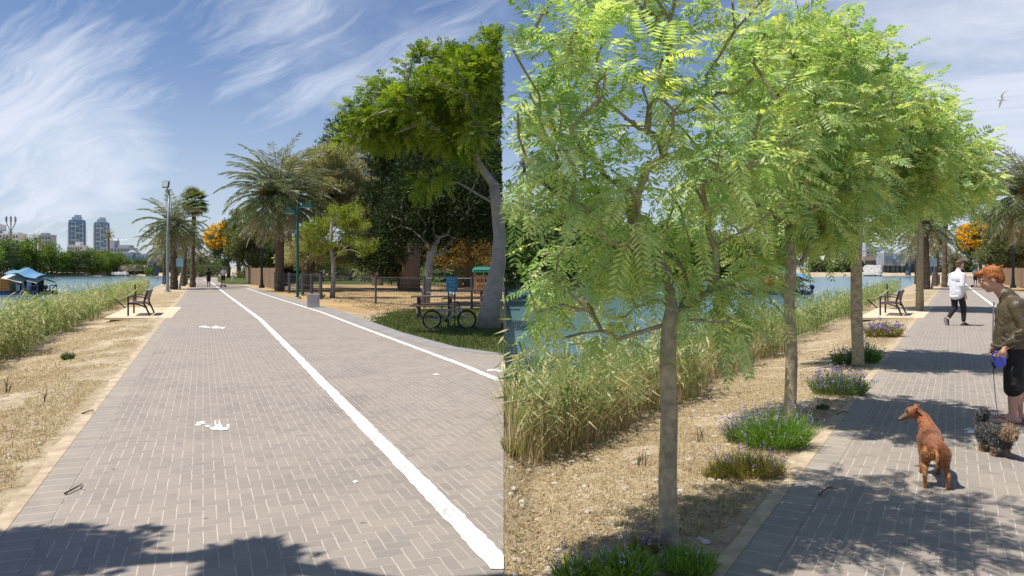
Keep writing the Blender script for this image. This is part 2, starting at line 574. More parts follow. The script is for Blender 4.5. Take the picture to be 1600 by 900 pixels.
def leaves_pinnate(mb, Pn, D, L, npair, lw, ll, droop, r, keep=None):
    n = len(Pn)
    if n == 0: return
    Ls = L * r.uniform(0.65, 1.15, n)[:, None]
    side = norm(np.cross(D, np.array([0, 0, 1.0])) + r.normal(size=(n, 3)) * 0.25)
    side = norm(side - D * (side * D).sum(1, keepdims=True))
    tone = r.uniform(0, 1, n)
    dn = np.array([0, 0, -1.0])
    prev = Pn
    for k in range(npair):
        t = (k + 1.0) / npair
        p = Pn + D * Ls * t + dn * Ls * droop * t * t
        tan = norm(D + dn * 2 * droop * t)
        sh = (0.55 + 0.45 * math.sin(math.pi * min(1, t * 0.85 + 0.12)))
        if k % 3 == 2 or k == npair - 1:
            mb.rhombs(prev, norm(p - prev), side, np.linalg.norm(p - prev, axis=1), np.full(n, lw * 0.35), tone * 0.3)
            prev = p
        for sg in (-1, 1):
            dd = norm(side * sg * 0.85 + tan * 0.45 + dn * 0.22 + r.normal(size=(n, 3)) * 0.10)
            ww = norm(np.cross(dd, np.cross(side, tan)) + r.normal(size=(n, 3)) * 0.25)
            mb.rhombs(p, dd, ww, ll * sh * np.ones(n), lw * np.ones(n), np.clip(tone + r.normal(size=n) * 0.08, 0, 1))


def sample_ell(ells, n, r, shell=0.5):
    vol = np.array([e[1][0] * e[1][1] * e[1][2] for e in ells]) ** 0.75
    pick = r.choice(len(ells), n, p=vol / vol.sum())
    d = norm(r.normal(size=(n, 3)))
    rad = r.uniform(0, 1, n) ** shell
    c = np.array([e[0] for e in ells])[pick]
    rr = np.array([e[1] for e in ells])[pick]
    return c + d * rr * rad[:, None]


def branches(mb, trunk, tr, clusters, r, tip=0.012, bend=0.12, n=5, exp=0.45, start=0.35):
    """joins every leaf cluster to the nearest suitable older limb; returns nothing"""
    nodes = [np.array(p, float) for p in trunk]
    parent = list(range(-1, len(trunk) - 1))
    cnt = [0] * len(nodes)
    first = max(1, int(len(trunk) * start))
    plen = [0.0]
    for k in range(1, len(nodes)): plen.append(plen[-1] + np.linalg.norm(nodes[k] - nodes[k - 1]))
    fork = nodes[-1]
    order = np.argsort([np.linalg.norm(c - fork) for c in clusters])
    ntr = len(nodes)
    for k in order:
        c = clusters[k]
        A = np.array(nodes[first:])
        dist = np.linalg.norm(A - c, axis=1)
        up = np.maximum(0, A[:, 2] - c[2])
        cost = dist + 0.35 * np.array(plen[first:]) + up * 0.8
        b = int(np.argmin(cost)) + first
        # an intermediate bent node gives crooked limbs
        mid = (nodes[b] + c) / 2 + r.normal(size=3) * dist[b - first] * bend + np.array([0, 0, dist[b - first] * 0.06])
        nodes.append(mid); parent.append(b); cnt.append(0); plen.append(plen[b] + np.linalg.norm(mid - nodes[b]))
        nodes.append(c); parent.append(len(nodes) - 2); cnt.append(1); plen.append(plen[-1] + np.linalg.norm(c - mid))
    for k in range(len(nodes) - 1, 0, -1):
        if parent[k] >= 0: cnt[parent[k]] += cnt[k]
    tot = max(1, max(cnt[:ntr]))
    for k in range(ntr, len(nodes)):
        p = parent[k]
        top = tr[min(len(tr) - 1, p)] if p < ntr else 1e9
        ra = min(tip + (tr[-1] * 0.9) * (cnt[k] / tot) ** exp, top)
        rb = tip + (tr[-1] * 0.9) * (max(cnt[k] * 0.8, 0.5) / tot) ** exp * 0.9
        rb = min(rb, ra)
        mb.tube([tuple(nodes[p]), tuple(nodes[k])], [ra, rb], n, cap=False)
    mb.tube([tuple(p) for p in trunk], tr, 12)
    mb.ell(tuple(trunk[-1]), (tr[-1] * 1.02,) * 3, 10, 8)
    return nodes


def make_tree(name, base, trunk, tr, ells, ncl, crad, nleaf, leaf, bark, label, cat='tree', group=None, seed=1, shell=0.45,
              kind='simple', L=0.3, W=0.12, tip=0.012, flat=0.0, out=0.6, droop=0.35, npair=9, cull=None, bend=0.12, clu=None, upb=0.25, rz=0.0, start=0.35):
    """trunk/ells in local metres; cull works on world positions"""
    r = np.random.default_rng(seed)
    e = empty(name, base, rz, label, cat, group)
    B = np.array(base)
    cl = sample_ell(ells, ncl, r, shell)
    if clu is not None: cl = np.concatenate([cl, np.array(clu)])
    if cull is not None: cl = cl[cull(cl + B)]
    tb = MB()
    branches(tb, trunk, tr, cl, r, tip, bend, start=start)
    tb.build('trunk', bark, e, smooth=True, cull=(None if cull is None else (lambda V: cull(V + B, True))))
    lb = MB()
    cen = np.mean(cl, 0)
    k = np.repeat(np.arange(len(cl)), nleaf)
    off = norm(r.normal(size=(len(k), 3))) * (r.uniform(0, 1, len(k)) ** 0.6)[:, None] * crad * np.array([1, 1, 0.7])
    Pn = cl[k] + off
    D = norm(norm(off) * out + norm(Pn - cen) * 0.5 + r.normal(size=(len(k), 3)) * 0.45 + np.array([0, 0, upb]))
    if kind == 'pinnate':
        if cull is not None:
            kp = cull(Pn + B) & cull(Pn + D * L * 0.8 + B)
            Pn, D = Pn[kp], D[kp]
        leaves_pinnate(lb, Pn, D, L, npair, W, L * 0.30, droop, r)
    else:
        if cull is not None:
            kp = cull(Pn + B) & cull(Pn + D * L + B)
            Pn, D = Pn[kp], D[kp]
        leaves_simple(lb, Pn, D, L, W, r, flat)
    lb.build('crown', leaf, e)
    return e


def ppx(V):
    return 800 + F * V[..., 0] / np.maximum(V[..., 1], 0.05)

def keep_right(V, soft=False):
    return ppx(V) > (786 if soft else 796)
def keep_left(V, soft=False):
    return ppx(V) < (792 if soft else 785)


def make_palm(name, base, h, r0, R_, nf, label, cat='palm tree', group=None, seed=3, lean=(0, 0), drop=1.0, dates=False, nl=34, lw=0.05, skirt=0.25, fan=False, rbot=1.25, lf=None):
    r = np.random.default_rng(seed)
    e = empty(name, base, 0, label, cat, group)
    tb = MB()
    pts, rad = [], []
    nseg = 26
    for k in range(nseg + 1):
        t = k / nseg
        wob = 1.0 + (0.10 if k % 2 else -0.04)
        pts.append((lean[0] * t * t, lean[1] * t * t, h * t))
        rad.append(r0 * (rbot - (rbot - 1) * min(1, t * 3)) * wob)
    tb.tube(pts, rad, 12)
    if not fan:   # old leaf bases swell under the crown
        tb.ell((lean[0], lean[1], h), (r0 * 1.6, r0 * 1.6, r0 * 2.6), 12, 8)
        for k in range(60):
            a = r.uniform(0, 6.28); zz = r.uniform(-2.6, 1.0) * r0
            c0 = np.array([lean[0] + math.cos(a) * r0 * 1.2, lean[1] + math.sin(a) * r0 * 1.2, h + zz])
            tb.tube([tuple(c0), tuple(c0 + np.array([math.cos(a) * r0 * .7, math.sin(a) * r0 * .7, r0 * .8]))], [r0 * .18, r0 * .08], 4)
    tb.build('trunk', M['palm_bark'], e, smooth=False)
    fb = MB()
    top = np.array([lean[0], lean[1], h + r0 * 0.8])
    for k in range(nf):
        a = k * 2.39996 + r.uniform(-0.2, 0.2)
        u = (k + 0.5) / nf
        el = R(86) - u ** 0.85 * R(150 if skirt else 115) + r.uniform(-0.1, 0.1)   # from upright to hanging
        Lf = R_ * r.uniform(0.85, 1.1) * (1.0 if u < 0.75 else 0.92)
        hd = np.array([math.cos(a), math.sin(a), 0.0])
        side = np.array([-math.sin(a), math.cos(a), 0.0])
        tone = (0.15 + 0.55 * (1 - u) + r.uniform(-0.1, 0.1)) if u < 0.74 else r.uniform(0.78, 1.0)
        if fan:
            st = top + (hd * math.cos(el) + np.array([0, 0, math.sin(el)])) * Lf * 0.45
            fb.tube([tuple(top), tuple(st)], [0.03, 0.015], 4)
            dd0 = hd * math.cos(el - 0.3) + np.array([0, 0, math.sin(el - 0.3)])
            ns = 22
            ang = np.linspace(-1.9, 1.9, ns)
            d = norm(np.cos(ang)[:, None] * dd0 + np.sin(ang)[:, None] * side + np.array([0, 0, -0.18]))
            c = np.repeat(st[None], ns, 0)
            fb.rhombs(c, d, norm(np.cross(d, np.cross(dd0, side))), np.full(ns, Lf * 0.55), np.full(ns, Lf * 0.08), np.full(ns, tone))
            continue
        npt = 12
        pts_, ang = [top.copy()], el
        p = top.copy()
        tans = []
        for q in range(npt):
            tt = q / npt
            ang = el - drop * (0.18 + 1.25 * tt * tt) * (1.0 if el > -0.2 else 0.35) * math.cos(max(-1.2, el) * 0.6)
            ang = max(ang, R(-88))
            tn = hd * math.cos(ang) + np.array([0, 0, math.sin(ang)])
            p = p + tn * Lf / npt
            pts_.append(p.copy()); tans.append(tn)
        fb.tube([tuple(x) for x in pts_], list(np.linspace(0.035, 0.008, npt + 1) * (R_ / 3.2)), 4, cap=False)
        A = np.array(pts_)
        t = np.linspace(0.12, 0.99, nl)
        ii = np.minimum((t * npt).astype(int), npt - 1)
        fr = t * npt - ii
        base_p = A[ii] * (1 - fr)[:, None] + A[ii + 1] * fr[:, None]
        tn = np.array(tans)[ii]
        upv = norm(np.cross(side[None], tn))
        ll = Lf * 0.20 * (0.35 + 0.75 * np.sin(np.pi * np.clip(t * 0.9 + 0.08, 0, 1)))
        for sg in (-1, 1):
            d = norm(side[None] * sg * 0.75 + tn * 0.75 - upv * 0.10 + np.array([0, 0, -0.32]) + r.normal(size=(nl, 3)) * 0.09)
            ww = norm(np.cross(d, np.cross(d, np.array([0.0, 0, 1]) + upv * 0.3)))
            ww = norm(upv * 0.6 + r.normal(size=(nl, 3)) * 0.5)
            ww = norm(ww - d * (ww * d).sum(1, keepdims=True))
            fb.rhombs(base_p, d, ww, ll, np.full(nl, lw), np.clip(tone + r.normal(size=nl) * 0.06, 0, 1))
    fb.build('crown', lf or M['palm_leaf'], e)
    if dates:
        for sg in (-1, 1):
            db = MB()
            c0 = top + np.array([sg * R_ * 0.22, -R_ * 0.12, -R_ * 0.02])
            for q in range(260):
                v = norm(r.normal(size=3)) * np.array([0.26, 0.26, 0.42]) * (R_ / 3.2) * r.uniform(0.3, 1)
                db.ell(tuple(c0 + v), (0.05, 0.05, 0.07), 5, 3)
            db.tube([tuple(top), tuple(c0 + np.array([0, 0, .35]))], [0.05, 0.04], 5)
            db.build('date_bunch', M['dates'], e)
    return e


M['palm_leaf'] = leafmat('palm_leaf', [(0.055, 0.085, 0.03), (0.10, 0.135, 0.05), (0.19, 0.22, 0.12), (0.30, 0.28, 0.17), (0.42, 0.35, 0.22)], 0.30, 0.45, 0.4)
M['fan_leaf'] = leafmat('fan_palm_leaf', [(0.06, 0.13, 0.03), (0.10, 0.19, 0.05), (0.12, 0.20, 0.06), (0.22, 0.17, 0.09), (0.28, 0.2, 0.11)], 0.3, 0.5)
M['dates'] = mat('date_fruit', (0.34, 0.13, 0.03), 0.6, var=0.4, scale=20)
M['after_leaf'] = leafmat('young_tree_leaf', [(0.24, 0.37, 0.17), (0.37, 0.50, 0.21), (0.48, 0.60, 0.27), (0.60, 0.69, 0.34), (0.76, 0.72, 0.28)], 0.50, 0.5)
M['sun_leaf'] = leafmat('feathery_green_leaf', [(0.06, 0.11, 0.012), (0.13, 0.20, 0.018), (0.25, 0.33, 0.025), (0.36, 0.40, 0.04)], 0.45, 0.5)
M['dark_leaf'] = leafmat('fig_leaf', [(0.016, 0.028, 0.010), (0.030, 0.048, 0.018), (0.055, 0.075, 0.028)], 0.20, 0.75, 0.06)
M['olive_leaf'] = leafmat('grey_green_leaf', [(0.08, 0.10, 0.035), (0.15, 0.17, 0.065), (0.24, 0.23, 0.11)], 0.35)
M['tam_leaf'] = leafmat('straw_green_leaf', [(0.28, 0.26, 0.13), (0.42, 0.38, 0.21), (0.58, 0.52, 0.32)], 0.35)
M['yel_leaf'] = leafmat('yellow_green_leaf', [(0.12, 0.17, 0.02), (0.23, 0.28, 0.035), (0.36, 0.38, 0.06)], 0.45)
M['euc_leaf'] = leafmat('eucalypt_leaf', [(0.05, 0.08, 0.025), (0.09, 0.13, 0.04), (0.14, 0.18, 0.06)], 0.3)
M['rust_leaf'] = leafmat('dry_rust_leaf', [(0.20, 0.11, 0.035), (0.33, 0.19, 0.06), (0.46, 0.28, 0.10), (0.16, 0.15, 0.06)], 0.35)
M['straw_leaf'] = leafmat('dry_straw_leaf', [(0.26, 0.18, 0.09), (0.36, 0.27, 0.14), (0.45, 0.36, 0.2)], 0.3)
M['bank_leaf'] = leafmat('bank_leaf', [(0.05, 0.10, 0.02), (0.10, 0.17, 0.03), (0.17, 0.25, 0.045), (0.27, 0.33, 0.07)], 0.4)
M['bank_leaf2'] = leafmat('bank_leaf_greyish', [(0.06, 0.09, 0.04), (0.12, 0.16, 0.075), (0.2, 0.24, 0.12)], 0.35)
M['flower_or'] = leafmat('orange_blossom', [(0.80, 0.34, 0.015), (0.90, 0.52, 0.03), (0.88, 0.62, 0.06)], 0.3)
M['flower_pu'] = leafmat('lavender_blossom', [(0.22, 0.17, 0.40), (0.31, 0.25, 0.50), (0.42, 0.36, 0.56)], 0.3)
M['flower_pk'] = leafmat('pale_pink_blossom', [(0.55, 0.40, 0.38), (0.70, 0.58, 0.52), (0.40, 0.42, 0.28)], 0.3)
M['lav_leaf'] = leafmat('lavender_leaf', [(0.10, 0.16, 0.05), (0.18, 0.25, 0.09), (0.24, 0.30, 0.14)], 0.35)
M['green_tuft'] = leafmat('fresh_tuft_leaf', [(0.10, 0.20, 0.03), (0.18, 0.32, 0.05), (0.28, 0.42, 0.09)], 0.4)
M['oliv_tuft'] = leafmat('olive_tuft_leaf', [(0.20, 0.17, 0.04), (0.30, 0.26, 0.07), (0.38, 0.33, 0.1)], 0.4)
M['reed'] = leafmat('reed_leaf', [(0.09, 0.15, 0.04), (0.17, 0.25, 0.07), (0.28, 0.34, 0.13), (0.50, 0.46, 0.26), (0.64, 0.56, 0.36)], 0.35)
M['dry_blade'] = leafmat('dry_grass_blade', [(0.26, 0.17, 0.08), (0.44, 0.32, 0.18), (0.64, 0.52, 0.35), (0.36, 0.27, 0.13)], 0.3)
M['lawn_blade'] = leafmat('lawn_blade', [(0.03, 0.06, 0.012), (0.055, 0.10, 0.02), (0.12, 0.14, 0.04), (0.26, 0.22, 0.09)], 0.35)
# ------------------------------------------------------------------ the setting
def Gt(px, py):
    z = 0.0
    for _ in range(12):
        v = G(px, py, z)
        z = 0.5 * z + 0.5 * float(terrain(v.x, v.y))
    v = G(px, py, z)
    return Vector((v.x, v.y, float(terrain(v.x, v.y))))

def build_ground():
    mb = MB()
    pxs = np.unique(np.concatenate([np.arange(-2600, 4300, 14.0), np.arange(760, 830, 3.0)]))
    Ys = np.concatenate([np.geomspace(1.0, 60, 170), np.geomspace(61, 400, 90), np.array([600, 1000, 2000, 4000])])
    A, B = np.meshgrid((pxs - 800) / F, Ys)
    X = A * B; Z = terrain(X, B)
    n, m = X.shape
    V = np.stack([X, B, Z], -1).reshape(-1, 3)
    i, j = np.meshgrid(np.arange(n - 1), np.arange(m - 1), indexing='ij')
    a = (i * m + j).ravel()
    mb.add(V, np.stack([a, a + 1, a + m + 1, a + m], 1))
    # the ground under and behind the viewer
    xs = np.linspace(-40, 40, 81); ys = np.linspace(-30, 1.0, 32)
    A, B = np.meshgrid(xs, ys)
    Z = terrain(A, np.minimum(B, 0)) - 0.012 * (B > -0.2)
    V = np.stack([A, B, Z], -1).reshape(-1, 3)
    n, m = A.shape
    i, j = np.meshgrid(np.arange(n - 1), np.arange(m - 1), indexing='ij')
    a = (i * m + j).ravel()
    mb.add(V, np.stack([a, a + 1, a + m + 1, a + m], 1))
    tag(mb.build('ground', M['ground'], smooth=True), kind='structure')
    w = MB()
    w.add([(-900, -30, -1), (900, -30, -1), (900, 400, -1), (-900, 400, -1)], [[0, 1, 2, 3]])
    tag(w.build('river_water', M['water']), kind='structure')
build_ground()

def strip(name, m, rows, z, kind='structure', thick=0.0):
    """rows: (Y, x_left, x_right)"""
    mb = MB()
    V = []
    for (Y, a, b) in rows:
        V += [(a, Y, z), (b, Y, z)]
    n = len(rows)
    mb.add(V, [[2 * k, 2 * k + 1, 2 * k + 3, 2 * k + 2] for k in range(n - 1)])
    if thick:
        V2 = []
        for (Y, a, b) in rows: V2 += [(a, Y, z - thick), (a, Y, z), (b, Y, z), (b, Y, z - thick)]
        Fc = []
        for k in range(n - 1):
            Fc.append([4 * k, 4 * k + 1, 4 * k + 5, 4 * k + 4]); Fc.append([4 * k + 2, 4 * k + 3, 4 * k + 7, 4 * k + 6])
        mb.add(V2, Fc)
    o = mb.build(name, m)
    return tag(o, kind=kind)

def interp(tab, y):
    ys = [t[0] for t in tab]; xs = [t[1] for t in tab]
    return float(np.interp(y, ys, xs))

Ym = [-6, -3, -1, 0, 1, 1.95, 2.0] + list(np.geomspace(2.5, 60, 40)) + [75, 95, 120, 150, 190, 240]
# far away the path swings gently to the left
def bendx(Y): return -0.0006 * max(0, Y - 90) ** 2 * 0.4
edge_tab = [(-10, 8.0), (1.5, 4.4), (10.3, 1.5), (13.8, -0.18), (15, -1.3), (18.4, -2.9), (27, -6.3), (38, -11.4), (45, -14.3), (60, -21.0), (90, -34.0), (150, -60.0), (240, -98)]
def seam_clip(Y, x): return min(x, SEAM * Y) if Y > 1.97 else x
le = lambda Y: -1.2 - 0.42 * Y + bendx(Y)
re = lambda Y: -1.2 + 0.602 * Y + bendx(Y)
strip('paved_path', M['paving_l'], [(Y, le(Y), seam_clip(Y, interp(edge_tab, Y) + bendx(Y))) for Y in Ym], 0.006)
Yr = [y for y in Ym if y >= 2.0]
strip('paved_path', M['paving_r'], [(Y, re(Y), re(Y) + 5.4) for Y in Yr], 0.006)
# border course and tan edging
for nm, f_, ys in (('left', le, [y for y in Ym if y > -3]), ('right', re, Yr)):
    strip('path_border', M['border_l' if nm == 'left' else 'border_r'], [(Y, f_(Y) + 0.0, f_(Y) + 0.24) for Y in ys], 0.0085)
    strip('path_edging', M['kerb'], [(Y, f_(Y) - 0.11 - 0.035 * math.sin(Y * 3.1) * math.sin(Y * 1.3), f_(Y) + 0.004) for Y in sorted(set(list(ys) + [round(q * .21, 3) for q in range(12, 90)])) if nm == 'left' or Y >= 2], 0.0115)
# white lines
wl = [(-3, 2.9), (3.9, -0.035), (8.1, -1.75), (13.1, -3.79), (23.3, -7.98), (50, -19.6), (87.6, -35.8), (110, -46.2)]
wr = [(10.4, -0.15), (12.1, -.79), (19.8, -4.02), (27, -7.0), (44.9, -15.0), (60, -21.6)]
def ln(name, tab, w, ys, off=0.0, z=0.0112):
    ys = sorted(set([round(float(v), 3) for v in np.geomspace(ys[0], ys[-1], 220)]))
    jt = {Y: (rnd.uniform(-.008, .008), rnd.uniform(-.008, .008)) for Y in ys}
    strip(name, M['white'], [(Y, interp(tab, Y) + off * Y - w / 2 + jt[Y][0], (interp(tab, Y) + off * Y + w / 2 + jt[Y][1]) if off else min(interp(tab, Y) + w / 2 + jt[Y][1], SEAM * Y)) for Y in ys], z)
ln('centre_line', wl, 0.15, [3.9, 5, 6.5, 8.1, 10, 13.1, 18, 23.3, 35, 50, 70, 87, 110])
ln('edge_line', wr, 0.13, [10.4, 12.1, 15, 19.8, 23, 27, 35, 44.9, 60])
ln('centre_line', wl, 0.15, [14, 18, 23.3, 35, 50, 70, 87, 110], off=SH)
strip('verge', M['asph'], [(Y, interp(edge_tab, Y) - 0.35, min(interp(edge_tab, Y) + 0.16, SEAM * Y)) for Y in (13.8, 15, 18.4, 27, 38, 60)], 0.010)

# lawn and sand of the park
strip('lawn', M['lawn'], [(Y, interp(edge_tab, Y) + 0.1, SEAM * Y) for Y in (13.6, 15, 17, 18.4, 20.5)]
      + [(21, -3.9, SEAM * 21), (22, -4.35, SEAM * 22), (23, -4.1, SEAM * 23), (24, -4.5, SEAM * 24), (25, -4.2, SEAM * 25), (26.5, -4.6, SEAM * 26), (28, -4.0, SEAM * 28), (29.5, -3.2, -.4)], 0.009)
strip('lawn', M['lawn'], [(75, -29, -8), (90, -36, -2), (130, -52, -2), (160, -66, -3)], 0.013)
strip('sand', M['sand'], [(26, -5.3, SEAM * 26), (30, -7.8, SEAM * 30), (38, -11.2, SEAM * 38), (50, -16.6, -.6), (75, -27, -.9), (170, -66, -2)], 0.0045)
strip('sand', M['sand'], [(30, -7.8 + SH * 30, 26), (60, -21 + SH * 60, 60), (170, -66 + SH * 170, 160)], 0.0045)
# concrete pads under the benches
def pad(sh):
    V = [G(163, 497), G(268, 497), G(284, 480), G(198, 481)]
    mb = MB()
    q = [(v.x + sh * SH * v.y, v.y) for v in V]
    mb.prism(q, -0.06, 0.012)
    tag(mb.build('bench_pad', M['pad']), kind='structure')
pad(0); pad(1)

M['pebble'] = mat('pebble_stone', (0.46, 0.42, 0.36), .9, var=.35, scale=9)
# painted marks
def mark(cx, cy, items):
    mb = MB()
    for (dx, dy, sx, sy) in items:
        c = G(cx + dx, cy + dy)
        n = 11
        V = []
        for k in range(n):
            a = 6.283 * k / n
            rr = 1 + 0.28 * math.sin(3 * a + dx) + rnd.uniform(-.15, .15)
            q = G(cx + dx + sx * rr * math.cos(a), cy + dy + sy * rr * math.sin(a))
            V.append((q.x, q.y))
        mb.add([(a, b, 0.0105 + 0.0003 * len(mb.V)) for a, b in V] + [(c.x, c.y, 0.0105 + 0.0003 * len(mb.V))], [[n, i, (i + 1) % n, (i + 1) % n] for i in range(0)] or [[n, i, (i + 1) % n, (i + 2) % n] for i in range(0, n - 1, 2)] + [[n, n - 1, 0, 0]][:0])
    return tag(mb.build('painted_mark', M['white']), kind='structure')
mark(335, 667, [(-20, -5, 8, 2.2), (-25, -3, 4, 3), (-10, 0, 5, 1.6), (-3, 3, 5, 1.6), (6, 3, 10, 4.5), (2, -3, 2, 5), (8, -4, 2, 5), (16, 4, 10, 2.2), (22, 0, 3, 2.5)])
mark(332, 512, [(-14, -1, 7, 1.3), (-5, 0, 5, .9), (6, 0, 7, 2.0), (16, .6, 6, 1.3)])
mark(556, 754, [(0, 0, 4, 1.4), (-2, 1, 2, 2)])
mark(682, 586, [(0, 0, 6, 1.2)])
mark(772, 579, [(0, 0, 12, 1.6), (8, 2, 6, 1.2)])
mark(1521, 676, [(0, 0, 12, 3), (-8, -4, 7, 2), (5, -5, 3, 4)])


# ------------------------------------------------------------------ reeds, dry grass, lawn blades (uncountable)
def blades(name, pts, h, w, r, m, lean=0.35, seg=2, tone=None, leaves=0, label=None, cat=None, llen=0.4, wind=(0.25, -0.1)):
    mb = MB()
    n = len(pts)
    ang = r.uniform(0, 6.283, n)
    hh = h * r.uniform(0.5, 1.32, n)
    ln_ = lean * r.uniform(0, 1, n)
    dirh = np.stack([np.cos(ang), np.sin(ang), 0 * ang], 1)
    tn = r.uniform(0, 1, n) if tone is None else tone
    side = np.stack([-np.sin(ang + r.normal(size=n)), np.cos(ang + r.normal(size=n)), 0 * ang], 1)
    side = norm(side)
    wd = np.array([wind[0], wind[1], 0])
    def at(t):
        return pts + np.array([0, 0, 1.0]) * (hh * t * (1 - 0.15 * ln_ * t))[:, None] + (dirh + wd) * (ln_ * hh * t * t)[:, None]
    for k in range(seg):
        t0, t1 = k / seg, (k + 1) / seg
        p0, p1 = at(t0), at(t1)
        w0 = w * (1 - t0 * 0.75); w1 = w * (1 - t1 * 0.75)
        V = np.stack([p0 - side * w0 / 2, p0 + side * w0 / 2, p1 + side * w1 / 2, p1 - side * w1 / 2], 1).reshape(-1, 3)
        mb.add(V, np.arange(4 * n).reshape(-1, 4), 0, np.repeat(tn, 4))
    for q in range(leaves):
        t = r.uniform(0.25, 1.0, n)
        p = pts + np.array([0, 0, 1.0]) * (hh * t * (1 - 0.15 * ln_ * t))[:, None] + (dirh + wd) * (ln_ * hh * t * t)[:, None]
        a2 = r.uniform(0, 6.283, n)
        d = norm(np.stack([np.cos(a2) + wd[0] * 2.6, np.sin(a2) + wd[1] * 2, r.uniform(0.3, 1.1, n)], 1))
        ww = norm(np.cross(d, np.array([0, 0, 1.0])) + r.normal(size=(n, 3)) * 0.3)
        L = llen * r.uniform(0.6, 1.3, n)
        mb.rhombs(p, d, ww, L * 0.6, np.full(n, w * 1.9), np.clip(tn + r.normal(size=n) * 0.15, 0, 1), mid=0.7)
        p2 = p + d * (L * 0.42)[:, None]
        d2 = norm(d + np.array([0, 0, -0.95]))
        mb.rhombs(p2, d2, ww, L * 0.6, np.full(n, w * 1.6), np.clip(tn + r.normal(size=n) * 0.15, 0, 1), mid=0.3)
    o = mb.build(name, m)
    return tag(o, label, cat, None, 'stuff')

def band(n, Y0, Y1, d0, d1, r, right, pw=1.6, clump=0.0):
    """points between two offsets riverwards of the bank line"""
    Y = Y0 * (Y1 / Y0) ** (r.uniform(0, 1, n) ** pw)
    d = r.uniform(d0, d1, n)
    if clump: d = d + clump * np.sin(Y * 1.7) * np.sin(Y * 0.63 + 1)
    X = -3.8 - 0.43 * Y - d
    if right: X = X + SH * Y
    z = terrain(X, Y)
    return np.stack([X, Y, z], 1)

r = np.random.default_rng(21)
p = band(9500, 11, 62, 0.0, 3.4, r, False, 1.0, 0.35)
edge = (p[:, 0] - (-3.8 - 0.43 * p[:, 1]))
tone = np.clip(0.35 + 0.25 * np.sin(p[:, 1] * 0.9) * r.uniform(0, 1, len(p)) + r.normal(size=len(p)) * 0.22 + 0.25 * (edge > -0.6), 0, 1)
blades('reeds', p, 1.0, 0.019, r, M['reed'], 0.35, 2, tone, 4, 'tall green and straw coloured reeds between the left river and the dry bank', 'reeds', 0.36)
p = band(9000, 4.2, 60, 0.0, 3.0, r, True, 1.0, 0.35)
p = p[ppx(p) > 797]
tone = np.clip(0.38 + r.normal(size=len(p)) * 0.27 + 0.42 * (p[:, 1] < 11) * r.uniform(0, 1, len(p)), 0, 1)
blades('reeds', p, 0.92, 0.015, r, M['reed'], 0.40, 3, tone, 4, 'tall reeds behind the young trees, at the edge of the right hand water', 'reeds', 0.34)
# bare straw coloured lower stalks along the near right bank
p = band(5200, 4.6, 18, -0.15, 1.0, r, True, 1.0, 0.1)
p = p[ppx(p) > 792]
blades('dry_reed_stalks', p, 0.62, 0.010, r, M['dry_blade'], 0.9, 3, np.clip(r.normal(size=len(p)) * .3 + .6, 0, 1), 0, 'bent straw coloured stalks at the foot of the right hand reeds', 'dry stalks', wind=(0.1, 0))

def bank_pts(n, Y0, Y1, r, right):
    Y = Y0 * (Y1 / Y0) ** r.uniform(0, 1, n)
    u = r.uniform(0, 1, n)
    X = -1.42 - 0.42 * Y - u * (2.5 + 0.01 * Y) + r.normal(size=n) * 0.02
    if right: X = X + SH * Y
    return np.stack([X, Y, terrain(X, Y)], 1)
from mathutils import noise as mnoise
def patchy(p, sc, th, sd=0.0):
    v = np.array([mnoise.noise(Vector((a[0] * sc + sd, a[1] * sc, 0.3))) for a in p])
    return p[v > th]
p = patchy(bank_pts(80000, 3.6, 50, r, False), 1.3, -0.22)
blades('dry_grass', p, 0.040, 0.007, r, M['dry_blade'], 2.6, 1, None, 0, 'short dry grass on the left bank beside the path', 'dry grass', wind=(0, 0))
p = patchy(bank_pts(90000, 3.4, 50, r, True), 1.1, -0.30, 9)
p = p[ppx(p) > 788]
blades('dry_grass', p, 0.036, 0.006, r, M['dry_blade'], 2.8, 1, None, 0, 'short dry grass on the bank under the young trees', 'dry grass', wind=(0, 0))
# lawn blades under the park trees
Y = r.uniform(13.8, 29, 52000); X = r.uniform(-8, 0, 52000)
q = np.stack([X, Y, 0 * X + 0.008], 1)
et = np.interp(Y, [t[0] for t in edge_tab], [t[1] for t in edge_tab])
q = q[(X > et + 0.15) & (X < SEAM * Y) & (X > -4.9 + 0 * Y + np.abs(r.normal(size=len(X))) * .8)]
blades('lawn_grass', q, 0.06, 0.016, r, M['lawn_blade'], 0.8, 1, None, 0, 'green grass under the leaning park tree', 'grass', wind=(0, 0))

# stones, litter of leaves and stems on the banks
def litter(n, right, name, label, sd):
    rr = np.random.default_rng(sd)
    p = bank_pts(n, 3.5, 32, rr, right)
    if right: p = p[ppx(p) > 797]
    p[:, 2] += 0.006
    mb = MB()
    a = rr.uniform(0, 6.283, len(p))
    d = np.stack([np.cos(a), np.sin(a), rr.uniform(-.05, .25, len(p))], 1)
    mb.rhombs(p, norm(d), norm(np.cross(d, [0, 0, 1.0]) + rr.normal(size=d.shape) * .2), rr.uniform(.018, .075, len(p)), rr.uniform(.004, .014, len(p)), rr.uniform(0, 1, len(p)))
    tag(mb.build(name, M['litter']), label, 'leaf litter', None, 'stuff')
M['litter'] = leafmat('leaf_litter', [(0.10, 0.065, 0.035), (0.22, 0.14, 0.07), (0.38, 0.28, 0.17), (0.68, 0.58, 0.44)], .1, .8)
litter(9000, False, 'leaf_litter', 'dead leaves and stems strewn over the left dry bank', 5)
litter(12000, True, 'leaf_litter', 'dead leaves and stems strewn under the young trees', 6)
rs = np.random.default_rng(9)
